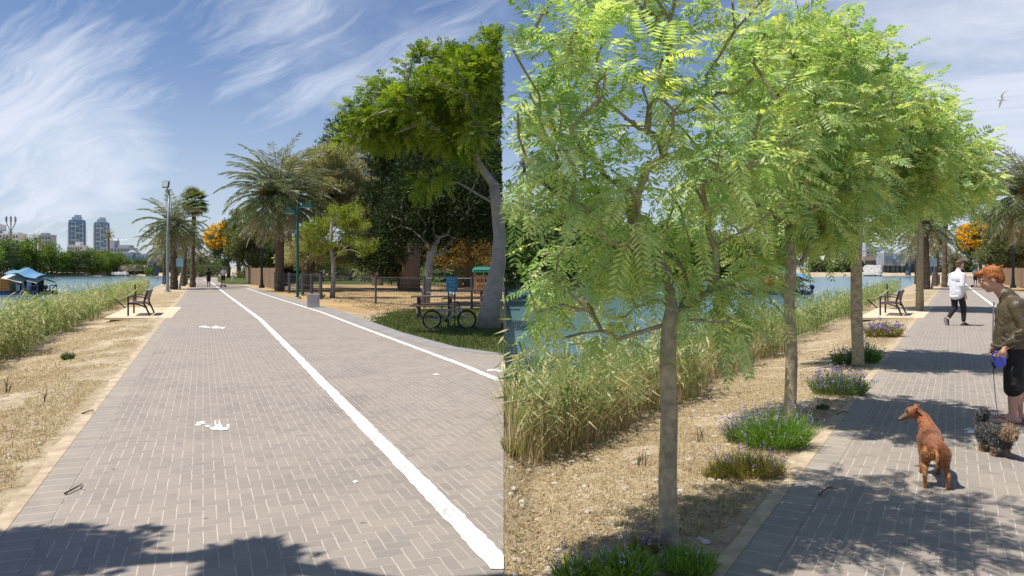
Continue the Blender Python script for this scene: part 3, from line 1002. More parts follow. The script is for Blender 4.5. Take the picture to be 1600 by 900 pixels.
for right in (False, True):
    p = bank_pts(420, 3.6, 26, rs, right)
    if right: p = p[ppx(p) > 797]
    mb = MB()
    for q in p:
        s_ = rs.uniform(.008, .030)
        mb.ell((q[0], q[1], q[2] + s_ * .2), (s_ * rs.uniform(.8, 1.5), s_, s_ * .6), 6, 4, (0, 0, rs.uniform(0, 3)))
    tag(mb.build('pebbles', M['pebble']), ('pale pebbles scattered over the left dry bank', 'pale pebbles scattered under the young trees')[right], 'pebbles', None, 'stuff')

rr = np.random.default_rng(44)
n = 16000
Y = 24 * (80 / 24) ** rr.uniform(0, 1, n); X = -3.4 - .45 * (Y - 24) * 1.02 + rr.uniform(0, 1, n) * (3.2 + .44 * (Y - 24))
q = np.stack([X, Y, 0 * X + .012], 1); q = q[X < SEAM * Y - .1]
q = patchy(q, .45, -.12, 3)
a = rr.uniform(0, 6.283, len(q)); d = norm(np.stack([np.cos(a), np.sin(a), rr.uniform(0, .5, len(q))], 1))
mb = MB(); mb.rhombs(q, d, norm(np.cross(d, [0, 0, 1.0])), rr.uniform(.05, .16, len(q)), rr.uniform(.02, .06, len(q)), rr.uniform(0, .6, len(q)))
tag(mb.build('leaf_litter', M['litter']), 'brown fallen leaves on the sand under the park trees', 'leaf litter', None, 'stuff')
# ------------------------------------------------------------------ the far bank
def bush(name, w, h, ncl, nleaf, m, label, seed, L=0.55):
    r = np.random.default_rng(seed)
    ells = [((0, 0, h * 0.45), (w * 0.5, w * 0.42, h * 0.5))]
    for k in range(4):
        ells.append(((r.uniform(-.45, .45) * w, r.uniform(-.3, .3) * w, h * r.uniform(0.25, 0.6)), (w * .28, w * .25, h * .35)))
    return make_tree(name, (0, 0, 0), [(0, 0, 0), (0.1, 0, h * .2), (0, 0, h * .4)], [.3, .22, .15], ells, ncl, w * 0.13, nleaf, m, M['bark'], label,
                     'tree', 'green trees crowding the far bank', seed, 0.30, 'simple', L, L * 0.5, tip=0.03, out=0.9)
protos = [bush('bank_tree', 11, 10, 150, 42, M['bank_leaf'], None, 31), bush('bank_tree', 9, 9, 130, 42, M['bank_leaf2'], None, 32), bush('bank_tree', 10, 11, 140, 42, M['bank_leaf'], None, 33)]
used = [False] * 3
look = ['broad bright green', 'greyish green', 'tall rounded green']
spots = []
Ys_ = [196, 204, 212, 220, 228, 236, 243, 249, 255, 261, 267, 273, 280]
Xs_ = np.interp(Ys_, [196, 225, 272, 282], [-143.5, -157.5, -139, -134])
for k, (yy, xx) in enumerate(zip(Ys_, Xs_)):
    spots.append((False, float(xx), yy, k, float(np.interp(yy, [196, 225, 250, 273, 280], [1.15, 1.12, .92, .62, .42]))))
Yv = 88.0; k = 0
while Yv < 275:
    spots.append((True, -58.0 - .44 * Yv + rnd.uniform(-1, 1) + SH * Yv, Yv, k, rnd.uniform(1.0, 1.28))); Yv += 6.2 + Yv * 0.012; k += 1
ordw = ['first', 'second', 'third', 'fourth', 'fifth', 'sixth', 'seventh', 'eighth', 'ninth', 'tenth', 'eleventh', 'twelfth', 'thirteenth', 'fourteenth', 'fifteenth', 'sixteenth', 'seventeenth', 'eighteenth', 'nineteenth', 'twentieth', 'twenty-first', 'twenty-second', 'twenty-third', 'twenty-fourth', 'twenty-fifth', 'twenty-sixth']
for right, x, Yv, k, hs in spots:
    i = (k * 2 + (k // 3)) % 3
    loc = Vector((x, Yv, 0.1))
    lab = '%s tree, %s from left in the far bank row behind the %s houseboat' % (look[i], ordw[k], 'right' if right else 'left')
    if not used[i]:
        o = protos[i]; used[i] = True
        o.location = loc; o.scale = (hs, hs, hs); o['label'] = lab
    else:
        o = dup(protos[i], loc, rnd.uniform(0, 6.28), hs, lab)
# far-off greenery closing the river bends: reads as one mass
for sh in (0, 1):
    rr = np.random.default_rng(77 + sh)
    n = 26000
    px = rr.uniform(90, 350, n) + 1175 * sh
    Yv = 325 + rr.uniform(0, 14, n)
    top = 5.2 + 1.8 * np.sin(px * .11) + 1.2 * np.sin(px * .37 + 1)
    pn = np.stack([(px - 800) / F * Yv, Yv, rr.uniform(0, 1, n) ** .8 * top], 1)
    mb = MB(); leaves_simple(mb, pn, norm(rr.normal(size=(n, 3)) + [0, 0, .4]), 1.3, .8, rr)
    tag(mb.build('far_wood', M['bank_leaf2']), ('low distant greenery closing the left river bend', 'low distant greenery closing the right river bend')[sh], 'trees', None, 'stuff')

# low bright shrub fringe along the far water line: pale flowering oleanders near the bridge
def small_bush(name, loc, w, h, m, label, seed, cat='shrub', n=60, L=0.4, m2=None, nfl=0, fl=None, group=None, nl=40, W=None, floff=0.0, Ls=None):
    e = make_tree(name, loc, [(0, 0, 0), (0, 0, h * .25)], [.05 * h, .03 * h], [((0, 0, h * 0.48), (w * .5, w * .4, h * .5))], n, w * 0.14, nl, m, M['bark'], label, cat, group, seed, 0.35, 'simple', L, W or L * 0.45, tip=0.008 * h)
    if nfl:
        rr = np.random.default_rng(seed + 5)
        v = norm(rr.normal(size=(nfl, 3))); v[:, 2] = np.abs(v[:, 2]) * 1.0 - 0.25
        pnt = v * np.array([w * .53, w * .43, h * .52]) + np.array([0, 0, h * .48])
        fb = MB()
        for _ in range(5):
            D = norm(rr.normal(size=(nfl, 3)) + v)
            leaves_simple(fb, pnt + rr.normal(size=(nfl, 3)) * w * .035, D, Ls or L, (Ls or L) * 0.6, rr)
        fb.build('blossom', fl, e)
    return e
for i, (px, w) in enumerate([(196, 9), (205, 10), (214, 9), (222, 7)]):
    loc = P(px, 431, 262); loc.z = -0.4
    small_bush('oleander', loc, w * .32 * 1.0 + 1.5, 3.6, M['bank_leaf2'], ['pale flowering shrub at the far water edge, beside the green trees', 'widest pale pink shrub at the far water edge', 'pale pink shrub before the bridge piers', 'small pale shrub at the right of the bridge bushes'][i], 60 + i, n=40, L=.35, nfl=220, fl=M['flower_pk'])
small_bush('shrub', Vector(P(236, 432, 258)), 4.5, 3.0, M['bank_leaf'], 'green shrub at the far water edge under the grey bridge building', 66, n=40, L=.4)
small_bush('shrub', Vector(P(292, 436, 110)), 3.4, 3.2, M['bank_leaf2'], 'pale green shrub between the two left palm trunks', 67, n=40, L=.25)
small_bush('shrub', Vector(P(305, 434, 135)), 3.6, 2.4, M['olive_leaf'], 'pale shrub at the far end of the path left of the small palm', 68, n=40, L=.25)
small_bush('shrub', Vector(P(332, 433, 150)), 6.0, 3.8, M['bank_leaf2'], 'grey green shrub beyond the walking woman', 69, n=50, L=.3)
small_bush('shrub', Vector(P(384, 436, 112)), 4.0, 2.4, M['olive_leaf'], 'low shrub behind the wooden fence end', 70, n=40, L=.25)

# ------------------------------------------------------------------ city skyline
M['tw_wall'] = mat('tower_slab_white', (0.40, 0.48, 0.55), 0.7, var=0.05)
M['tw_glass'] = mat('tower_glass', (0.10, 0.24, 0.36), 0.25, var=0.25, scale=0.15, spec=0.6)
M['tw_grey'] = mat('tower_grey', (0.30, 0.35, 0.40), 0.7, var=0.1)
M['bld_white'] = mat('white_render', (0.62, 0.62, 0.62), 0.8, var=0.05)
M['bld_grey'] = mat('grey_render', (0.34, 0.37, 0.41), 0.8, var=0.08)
M['win'] = mat('window_dark', (0.07, 0.09, 0.12), 0.25, var=0.3, scale=0.3, spec=0.6)
M['deck'] = mat('bridge_deck', (0.42, 0.34, 0.26), 0.85, var=0.08)
M['pier'] = mat('bridge_steel', (0.10, 0.12, 0.15), 0.7, var=0.1)
M['panel'] = mat('station_panel', (0.27, 0.30, 0.34), 0.7, var=0.12, scale=0.6)
M['blue_steel'] = mat('blue_bridge_steel', (0.10, 0.14, 0.22), 0.7, var=0.1)

def tower(px0, px1, ptop, Y, label, seed):
    r2 = random.Random(seed)
    a, b = P(px0, HZ, Y), P(px1, HZ, Y)
    W = b.x - a.x; H = P(0, ptop, Y).z
    az = math.atan2(-(a.x + b.x) / 2, Y); W *= math.cos(az)
    e = empty('residential_tower', ((a.x + b.x) / 2, Y, 0), az, label, 'tower', 'twin glass towers on the skyline')
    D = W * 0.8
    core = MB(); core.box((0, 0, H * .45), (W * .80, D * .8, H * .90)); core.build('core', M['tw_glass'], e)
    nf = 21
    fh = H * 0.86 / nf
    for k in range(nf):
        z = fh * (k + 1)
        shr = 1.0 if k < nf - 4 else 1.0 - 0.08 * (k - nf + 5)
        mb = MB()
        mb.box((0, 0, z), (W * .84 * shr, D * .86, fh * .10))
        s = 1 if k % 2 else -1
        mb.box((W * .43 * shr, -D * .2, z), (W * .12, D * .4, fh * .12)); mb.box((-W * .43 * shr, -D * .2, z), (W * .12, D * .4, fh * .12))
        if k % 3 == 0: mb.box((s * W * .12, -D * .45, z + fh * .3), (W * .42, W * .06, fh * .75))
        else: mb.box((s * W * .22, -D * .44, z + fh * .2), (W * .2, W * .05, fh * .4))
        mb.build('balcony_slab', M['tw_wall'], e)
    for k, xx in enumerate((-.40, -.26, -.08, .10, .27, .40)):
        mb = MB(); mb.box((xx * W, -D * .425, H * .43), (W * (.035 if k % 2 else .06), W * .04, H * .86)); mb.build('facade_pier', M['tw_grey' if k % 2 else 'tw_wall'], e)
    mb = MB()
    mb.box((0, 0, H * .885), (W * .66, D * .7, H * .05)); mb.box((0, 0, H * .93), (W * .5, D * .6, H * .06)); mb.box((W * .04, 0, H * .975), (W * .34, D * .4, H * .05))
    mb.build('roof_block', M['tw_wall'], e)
    return e
tower(104, 137, 336, 900, 'left one of two tall glass towers, with a stepped top', 1)
tower(144, 174, 340, 880, 'right one of two tall glass towers, behind the tall thin palm', 2)

def block(name, px0, px1, ptop, Y, wm, label, nfl, ncol, steps=(), cat='building'):
    a, b = P(px0, HZ, Y), P(px1, HZ, Y)
    W = b.x - a.x; H = P(0, ptop, Y).z
    e = empty(name, ((a.x + b.x) / 2, Y, 0), 0, label, cat)
    D = W * .7
    mb = MB(); mb.box((0, 0, H / 2), (W, D, H)); mb.build('wall', wm, e)
    for (x, w, h) in steps:
        mb = MB(); mb.box((x * W, 0, H + h * H / 2), (w * W, D * .6, h * H)); mb.build('roof_block', wm, e)
    mb = MB(); mb.box((0, 0, H + .25), (W * 1.03, D * 1.03, .5)); mb.build('parapet', wm, e)
    for f in range(nfl):
        for c in range(ncol):
            mb = MB()
            z = H - (f + .6) * H / (nfl + 1.5) * .8
            mb.box(((c + .5) / ncol * W - W / 2, -D / 2 - .02, z), (W / ncol * .55, .3, H / (nfl + 1.5) * .42))
            mb.build('window', M['win'], e)
    return e
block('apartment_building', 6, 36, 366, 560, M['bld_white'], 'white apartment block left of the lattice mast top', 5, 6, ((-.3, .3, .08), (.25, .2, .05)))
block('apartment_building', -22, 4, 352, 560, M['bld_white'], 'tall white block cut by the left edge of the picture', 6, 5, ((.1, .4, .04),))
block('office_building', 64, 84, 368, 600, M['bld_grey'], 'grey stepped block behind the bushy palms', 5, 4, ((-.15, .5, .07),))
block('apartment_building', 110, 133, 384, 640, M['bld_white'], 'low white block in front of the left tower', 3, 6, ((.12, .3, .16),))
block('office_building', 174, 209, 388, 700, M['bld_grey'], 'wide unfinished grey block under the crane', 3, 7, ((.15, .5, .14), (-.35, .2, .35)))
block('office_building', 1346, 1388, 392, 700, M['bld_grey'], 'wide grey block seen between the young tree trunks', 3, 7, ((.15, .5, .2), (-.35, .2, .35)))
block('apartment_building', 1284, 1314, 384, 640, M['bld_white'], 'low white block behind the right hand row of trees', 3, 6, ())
def crane(px, ytop, Y, label):
    b = P(px, HZ, Y); H = P(0, ytop, Y).z
    e = empty('tower_crane', (b.x, Y, 0), 0, label, 'crane')
    mb = MB(); mb.tube([(0, 0, 0), (0, 0, H)], .7, 4); mb.build('mast', M['galv'], e)
    mb = MB(); mb.tube([(-4, 0, H * .97), (9, 0, H * .97)], .45, 4); mb.tube([(0, 0, H * 1.04), (8, 0, H * .97)], .15, 3); mb.build('jib', M['galv'], e)
crane(184.5, 374, 720, 'small thin crane over the grey skyline block')
# lattice telecom mast
e = empty('telecom_mast', P(17, HZ, 420) - Vector((0, 0, CH)), 0, 'lattice telecom mast with an open crown above the white blocks', 'mast')
H = P(0, 358, 420).z
mb = MB(); mb.tube([(0, 0, 0), (0, 0, H)], [.9, .55], 6)
for k in range(10): mb.tube([(-.8, -.5, H * (.6 + k * .04)), (.8, -.5, H * (.62 + k * .04))], .12, 3)
mb.build('shaft', M['galv'], e)
H2 = P(0, 338, 420).z
mb = MB()
for a in range(6):
    c, s = math.cos(a * 1.047), math.sin(a * 1.047)
    mb.tube([(c * .4, s * .4, H * .97), (c * 2.3, s * 2.3, H + (H2 - H) * .45), (c * 2.3, s * 2.3, H2)], .22, 4)
    mb.box((c * 2.5, s * 2.5, H2 - 1.8), (.7, .5, 2.6), (0, 0, a * 1.047))
mb.build('antenna_crown', M['galv'], e)

# bridge with a grey station block
def bridge(shift, n):
    Yb = 300.0
    x0, x1 = P(165, HZ, Yb).x, P(330, HZ, Yb).x
    s = SH * Yb * shift
    zt = P(0, 401, Yb).z; zb = P(0, 407, Yb).z
    e = empty('river_bridge', (s, Yb, 0), 0, ('beige bridge deck on dark piers behind the left palms', 'beige bridge deck seen right of the third young tree')[shift], 'bridge')
    mb = MB(); mb.box(((x0 + x1) / 2, 0, (zt + zb) / 2), (x1 - x0, 9, zt - zb)); mb.build('deck', M['deck'], e)
    mb = MB()
    for k in range(34): mb.tube([(x0 + (x1 - x0) * k / 33, -4.4, zt), (x0 + (x1 - x0) * k / 33, -4.4, zt + 1.1)], .06, 3)
    mb.tube([(x0, -4.4, zt + 1.1), (x1, -4.4, zt + 1.1)], .07, 3); mb.build('railing', M['galv'], e)
    for k in range(5):
        mb = MB(); xx = x0 + (x1 - x0) * (.12 + .2 * k)
        mb.box((xx, 0, zb / 2 - .5), (1.6, 6, zb + 1)); mb.build('pier', M['pier'], e)
    xa, xb = P(200, HZ, 285).x, P(238, HZ, 285).x
    e2 = empty('station_building', ((xa + xb) / 2 + SH * 285 * shift, 285, 0), 0, ('grey panelled building on dark stilts at the left bridge', 'grey panelled building on stilts beyond the right bench')[shift], 'building')
    W = xb - xa; z0 = P(0, 415, 285).z; z1 = P(0, 396, 285).z
    for k, (a, b, hh) in enumerate(((0, .36, 1.0), (.38, .5, .55), (.48, 1.0, .92))):
        mb = MB(); mb.box((W * ((a + b) / 2 - .5), 0, z0 + (z1 - z0) * hh / 2), (W * (b - a), 6, (z1 - z0) * hh)); mb.build('wall', M['panel'], e2)
        for q in range(3):
            mb = MB(); mb.box((W * (a + (b - a) * (q + .5) / 3 - .5), -3.1, z0 + (z1 - z0) * hh * .66), (W * (b - a) / 3 * .6, .2, (z1 - z0) * .3)); mb.build('window', M['tw_glass'], e2)
    mb = MB()
    mb.tube([(-W * .5, -.2, z1), (-W * .32, -.2, z1 + .9), (-W * .14, -.2, z1)], .5, 6); mb.box((-W * .32, 0, z1 + .2), (W * .36, 6, .5)); mb.build('roof', M['tw_wall'], e2)
    for k in range(6):
        mb = MB(); mb.box((W * (k / 5 - .5) * .95, -1.5, z0 / 2 - .3), (.9, 1.2, z0 + .8)); mb.build('stilt', M['pier'], e2)
    e3 = empty('steel_footbridge', (P(262, HZ, 240).x + SH * 240 * shift, 240, 0), 0, ('dark blue steel footbridge behind the left palm trunks', 'dark blue steel footbridge behind the walking man')[shift], 'bridge')
    Lb = P(322, HZ, 240).x - P(240, HZ, 240).x
    za = P(0, 411, 240).z; zc = P(0, 404, 240).z
    mb = MB(); mb.box((Lb * .2, 0, za), (Lb, 3, .5)); mb.build('deck', M['blue_steel'], e3)
    mb = MB(); mb.tube([(-Lb * .3, -1.5, zc), (Lb * .7, -1.5, zc)], .16, 4)
    for k in range(13):
        xx = -Lb * .3 + Lb * k / 12
        mb.tube([(xx, -1.5, za), (xx, -1.5, zc)], .1, 4)
        if k < 12: mb.tube([(xx, -1.5, za if k % 2 else zc), (xx + Lb / 12, -1.5, zc if k % 2 else za)], .09, 4)
    mb.build('truss', M['blue_steel'], e3)
    for k in range(3):
        mb = MB(); mb.box((-Lb * .22 + Lb * .4 * k, 0, za / 2 - .3), (.8, 2, za + .6)); mb.build('pier', M['pier'], e3)
    return e
bridge(0, 0); bridge(1, 1)
# stone revetment near the bridge
def rocks(shift):
    mb = MB(); r3 = random.Random(5)
    for k in range(150):
        v = P(r3.uniform(176, 200), 426, r3.uniform(255, 280)); t = (v.y - 255) / 25
        mb.ell((v.x + SH * v.y * shift, v.y, -.6 + t * 3.2), (r3.uniform(.5, 1.2), .8, r3.uniform(.4, .8)), 6, 4)
    tag(mb.build('stone_bank', M['conc']), ('pale stone slope at the foot of the left bridge', 'pale stone slope at the foot of the right bridge')[shift], 'stones', None, 'stuff')
rocks(0); rocks(1)

# far palms on the bank
fp = []
def fpalm(px, ybase, ytop, Y, rad, label, fan=True, seed=5):
    b = P(px, ybase, Y)
    h = P(px, ytop, Y).z - 0
    return make_palm('palm_tree', (b.x, Y, 0.2), h - rad * .5, rad * .1, rad, 26, label, 'palm tree', 'palms above the far bank', seed, fan=False, nl=14, lw=.16, rbot=1.1)
fpalm(170, 425, 362, 300, 2.8, 'single tall thin palm before the right tower', seed=5)
fpalm(42, 425, 372, 270, 3.2, 'leftmost palm of the bushy trio above the far bank', seed=6)
fpalm(56, 425, 369, 272, 3.3, 'middle palm of the bushy trio above the far bank', seed=7)
fpalm(68, 425, 380, 268, 3.0, 'lowest palm of the bushy trio, beside the grey block', seed=8)
fpalm(159, 425, 392, 300, 2.2, 'small low palm left of the thin palm', seed=9)

# ------------------------------------------------------------------ palms by the path
def lab2(a, b, k): return b if k else a
def left_row(k):
    w = (lambda v: RT(v)) if k else (lambda v: v)
    s = 'behind the young trees' if k else 'by the tall floodlight pole'
    make_palm('date_palm', w(G(272, 452)), 5.0, .24, 3.0, 62, 'date palm with a thick dark trunk ' + s, 'palm tree', None, 13 + k, nl=30, lw=.05, drop=1.0, lean=(-.1, 0))
    make_palm('date_palm', w(G(258, 444)), 4.0, .22, 2.9, 46, 'lower bushy date palm riverwards of the thick palm, ' + s, 'palm tree', None, 15 + k, nl=26, lw=.06)
    make_palm('date_palm', w(G(287, 447)), 4.3, .16, 2.6, 40, 'straw coloured palm between two trunks, ' + s, 'palm tree', None, 17 + k, nl=26, lw=.05, lean=(.3, 0))
    make_palm('fan_palm', w(G(301, 449)), 7.2, .17, 1.55, 34, 'slim fan palm standing at the path edge ' + s, 'palm tree', None, 19 + k, fan=True, lf=M['fan_leaf'], rbot=1.5, lean=(.15, 0))
    make_palm('date_palm', w(G(316, 432)), 3.2, .6, 3.4, 40, 'small young palm at the far end of the path, ' + s, 'palm tree', None, 23 + k, nl=20, lw=.12)
left_row(0); left_row(1)

def big_palm(k):
    w = (lambda v: RT(v)) if k else (lambda v: v)
    b = w(G(437, 455)); 
    make_palm('date_palm', b, 6.7, .30, 4.25, 130, ('large date palm with hanging skirt behind the green lamp post', 'large date palm cut by the right edge of the picture')[k], 'palm tree', None, 41, nl=44, lw=.05, drop=1.0, dates=True, rbot=1.15)
big_palm(0); big_palm(1)

def yellow_tree(k):
    w = (lambda v: RT(v)) if k else (lambda v: v)
    e = make_tree('blossom_tree', w(G(357, 434)), [(0, 0, 0), (0.1, 0, 1.5), (-.2, 0, 3.0)], [.35, .28, .22],
              [((-.9, 0, 7.2), (2.6, 2.2, 2.3)), ((-.6, 0, 4.6), (2.9, 2.4, 2.0))], 110, .75, 60, M['euc_leaf'], M['bark'],
              ('round tree covered in orange blossom over the left path end', 'round orange blossom tree seen past the walking man')[k], 'tree', None, 51, .4, L=.32, W=.16)
    fb = MB(); rr = np.random.default_rng(4)
    n = 1500
    v = norm(rr.normal(size=(n, 3)))
    pn = v * np.array([2.9, 2.5, 2.5]) + np.array([-1.0, 0, 7.1])
    sel = np.array([mnoise.noise(Vector(a * .9)) for a in pn]) + (v[:, 0] < .25) * .12 > 0.0
    pn, v = pn[sel & (pn[:, 2] > 5.2)], v[sel & (pn[:, 2] > 5.2)]
    for _ in range(4): leaves_simple(fb, pn + rr.normal(size=pn.shape) * .2, norm(v + rr.normal(size=v.shape) * .7), .34, .22, rr)
    fb.build('blossom', M['flower_or'], e)
yellow_tree(0); yellow_tree(1)

# ------------------------------------------------------------------ park trees (left picture)
def ptree(name, px, py, trunkpx, trw, ellpx, ncl, crad, nleaf, leaf, bark, label, seed, Yoff=0, cull=None, **kw):
    """trunkpx: pixels of the trunk axis; ellpx: (px, py, rx_px, rz_px, depth m, depth offset)"""
    b = G(px, py)
    Y = b.y
    u = Y / F
    tr = [((q[0] - px) * u, 0.0 + (q[2] if len(q) > 2 else 0), (py - q[1]) * u) for q in trunkpx]
    el = [(((q[0] - px) * u, q[5] if len(q) > 5 else 0.0, (py - q[1]) * u), (q[2] * u, q[4], q[3] * u)) for q in ellpx]
    rad = [w * u / 2 for w in trw]
    return make_tree(name, tuple(b), tr, rad, el, ncl, crad, nleaf, leaf, bark, label, 'tree', kw.pop('group', None), seed, cull=cull, **kw)
kl = keep_left
# leaning tree at the seam, its crown spreads over the path
ptree('park_tree', 763, 514, [(763, 517), (768, 470), (779, 410), (781, 370), (776, 320), (772, 290)], [38, 30, 23, 20, 18, 16],
      [(760, 125, 110, 60, 2.6, -.4), (690, 165, 100, 42, 2.6, -.8), (625, 195, 62, 30, 2.0, -.8), (730, 230, 60, 26, 1.8, -1), (600, 225, 45, 24, 1.5, -1.2), (675, 285, 34, 16, 1.2, -1), (790, 95, 60, 36, 2, 0)],
      230, .36, 38, M['sun_leaf'], M['bark_grey'], 'leaning grey tree at the bicycle with a wide bright green crown', 71, kind='pinnate', L=.34, W=.03, npair=8, droop=.3, cull=kl, tip=.014, shell=.55, start=.8)
ptree('park_tree', 663, 478, [(663, 480), (668, 440), (672, 400), (684, 372)], [16, 13, 11, 9],
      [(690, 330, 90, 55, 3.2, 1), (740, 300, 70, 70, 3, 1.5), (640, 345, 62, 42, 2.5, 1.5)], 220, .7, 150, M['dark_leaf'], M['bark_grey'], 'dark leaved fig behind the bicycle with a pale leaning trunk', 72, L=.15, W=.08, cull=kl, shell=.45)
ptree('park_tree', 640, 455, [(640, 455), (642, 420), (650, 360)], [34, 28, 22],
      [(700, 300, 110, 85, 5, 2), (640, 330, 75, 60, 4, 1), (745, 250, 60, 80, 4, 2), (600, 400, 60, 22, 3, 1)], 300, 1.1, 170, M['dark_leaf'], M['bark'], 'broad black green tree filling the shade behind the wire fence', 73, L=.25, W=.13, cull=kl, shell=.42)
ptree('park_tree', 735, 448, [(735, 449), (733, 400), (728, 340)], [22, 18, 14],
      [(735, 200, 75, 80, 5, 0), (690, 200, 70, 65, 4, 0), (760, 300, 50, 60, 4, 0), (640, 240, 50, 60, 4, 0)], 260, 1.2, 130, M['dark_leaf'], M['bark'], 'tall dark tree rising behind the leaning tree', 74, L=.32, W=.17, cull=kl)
ptree('eucalyptus_tree', 590, 446, [(590, 448), (588, 400), (592, 330), (585, 260)], [18, 14, 11, 8],
      [(560, 215, 52, 32, 3, 0), (600, 250, 48, 45, 4, 0), (535, 235, 25, 25, 2.5, 0), (590, 310, 45, 40, 3, 0), (640, 190, 45, 40, 3, 0), (565, 200, 40, 16, 2, 0), (620, 170, 40, 26, 3, 0)], 230, 1.0, 100, M['euc_leaf'], M['bark_grey'], 'tall green tree rising above the straw coloured tamarisk', 75, L=.36, W=.13, cull=kl, shell=.6)
ptree('tamarisk_tree', 476, 452, [(476, 454), (482, 420), (500, 370), (508, 330)], [22, 18, 14, 9],
      [(510, 300, 46, 42, 3, 0), (540, 320, 44, 56, 3, 0), (525, 255, 40, 34, 2.5, 0), (478, 265, 40, 32, 2.5, 1), (570, 340, 34, 40, 3, 0), (470, 390, 45, 30, 3, 1), (555, 290, 25, 30, 2, 1), (535, 395, 45, 22, 2, 1)],
      380, .6, 190, M['tam_leaf'], M['bark'], 'feathery straw green tamarisk right of the large palm', 76, L=.26, W=.065, shell=.6)
ptree('young_park_tree', 518, 466, [(519, 467), (521, 440), (521, 412), (516, 385), (518, 345)], [9, 7, 6, 5, 3],
      [(545, 350, 42, 28, 1.6, 0), (505, 355, 36, 22, 1.4, 0), (565, 385, 40, 22, 1.4, 0), (495, 380, 26, 14, 1.2, 0), (540, 330, 30, 14, 1.2, 0)],
      110, .34, 80, M['yel_leaf'], M['bark_grey'], 'slender yellow green young tree right of the green lamp post', 77, kind='simple', L=.16, W=.045, shell=.7, tip=.01, upb=-.1)
ptree('dry_bush_tree', 626, 452, [(626, 453), (624, 440), (620, 425)], [10, 8, 5],
      [(622, 425, 30, 22, 1.6, 0), (645, 428, 14, 14, 1.2, 0), (600, 415, 14, 10, 1, 0)], 90, .35, 70, M['straw_leaf'], M['bark'], 'dry straw coloured bush in the sand behind the fence', 78, L=.15, W=.06, shell=.5)
ptree('dry_tree', 720, 450, [(720, 451), (716, 425), (712, 405)], [9, 7, 5],
      [(700, 400, 42, 22, 2, 0), (750, 395, 42, 22, 2, 0), (725, 380, 40, 20, 2, 0)], 110, .5, 60, M['rust_leaf'], M['bark'], 'rust brown low tree behind the blue sign', 79, L=.22, W=.1, cull=kl)
ptree('dry_tree', 772, 444, [(772, 445), (770, 420)], [8, 6],
      [(765, 400, 30, 22, 2, 0), (780, 380, 20, 30, 2, 0)], 60, .6, 60, M['rust_leaf'], M['bark'], 'rust brown low tree at the far right behind the leaning trunk', 80, L=.25, W=.11, cull=kl)
for i, (px, py, w_, h_, m_, lb) in enumerate([(455, 441, 4.5, 2.6, 'olive_leaf', 'low shrub behind the picket fence near the large palm'), (500, 439, 5.5, 3.0, 'euc_leaf', 'dark low shrub behind the young tree, left side'), (548, 438, 6, 3.2, 'olive_leaf', 'low shrub behind the young tree, right side'),
        (590, 440, 4.5, 2.8, 'tam_leaf', 'straw green shrub left of the dry bush'), (664, 438, 5, 3.4, 'euc_leaf', 'dark shrub behind the pale leaning trunk'), (445, 447, 2.4, 2.8, 'dark_leaf', 'dark shrub close to the large palm trunk'), (740, 437, 6, 3.2, 'olive_leaf', 'shrub behind the rust trees at far right')]):
    small_bush('shrub', tuple(G(px, py)), w_ * 1.25, h_ * 1.45, M[m_], lb, 170 + i, n=80, L=.24, nl=90)
# olive and willow like trees left of the large palm, over the path end
for k in (0, 1):
    f = (lambda q: q) if not k else (lambda q: q)
    sh = 1175 * k
    where = 'in the left picture' if not k else 'in the right picture'
    ptree('willow_tree', 392 + sh, 443, [(392 + sh, 444), (396 + sh, 425), (398 + sh, 400)], [7, 6, 5],
      [(395 + sh, 375, 26, 28, 2.6, 0), (410 + sh, 400, 24, 20, 2.2, 0), (378 + sh, 395, 18, 20, 2, 0)], 150, .7, 120, M['olive_leaf'], M['bark'], ('grey green drooping tree between blossom tree and large palm', 'grey green drooping tree right of the far blossom tree')[k], 81 + k, L=.3, W=.08, upb=-.35)
    ptree('olive_tree', 375 + sh, 434, [(375 + sh, 435), (372 + sh, 410), (372 + sh, 380)], [7, 6, 5],
      [(380 + sh, 355, 28, 28, 4, 0), (362 + sh, 370, 20, 22, 3, 3), (395 + sh, 345, 20, 24, 3, 0)], 150, 1.2, 110, M['olive_leaf'], M['bark'], ('taller olive green tree behind the left blossom tree', 'taller olive green tree behind the right blossom tree')[k], 83 + k, L=.5, W=.16)
    if not k:
        ptree('olive_tree', 415, 438, [(415, 440), (418, 410), (420, 390)], [10, 8, 6],
          [(420, 390, 34, 26, 4, 0), (450, 400, 34, 26, 4, 0)], 110, 1.2, 60, M['euc_leaf'], M['bark'], 'dark green tree behind the trunk of the large palm', 85, L=.45, W=.16)
for i, (px, py, h, m_, lb) in enumerate([(480, 432, 60, 'euc_leaf', 'green tree in the distance beyond the tamarisk'), (540, 433, 52, 'olive_leaf', 'olive tree in the distance behind the young tree'),
                                   (585, 432, 70, 'euc_leaf', 'tall green distant tree beside the eucalypt trunk'), (650, 433, 66, 'dark_leaf', 'dark distant tree beyond the pale leaning trunk'),
                                   (705, 432, 75, 'euc_leaf', 'green distant tree behind the blue sign'), (755, 433, 85, 'dark_leaf', 'dark distant tree behind the rust trees'),
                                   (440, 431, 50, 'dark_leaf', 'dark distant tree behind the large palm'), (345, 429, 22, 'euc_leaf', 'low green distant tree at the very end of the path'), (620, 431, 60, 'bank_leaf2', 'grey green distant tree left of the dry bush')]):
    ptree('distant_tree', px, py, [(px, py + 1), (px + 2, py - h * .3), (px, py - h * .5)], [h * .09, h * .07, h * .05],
          [(px, py - h * .62, h * .62, h * .40, h * .05, 0), (px + h * .3, py - h * .42, h * .4, h * .26, h * .04, 0), (px - h * .35, py - h * .38, h * .35, h * .22, h * .04, 0)], 130, h * .018, 70, M[m_], M['bark'], lb, 90 + i, L=h * .009, W=h * .0045, cull=kl, group='distant park trees')
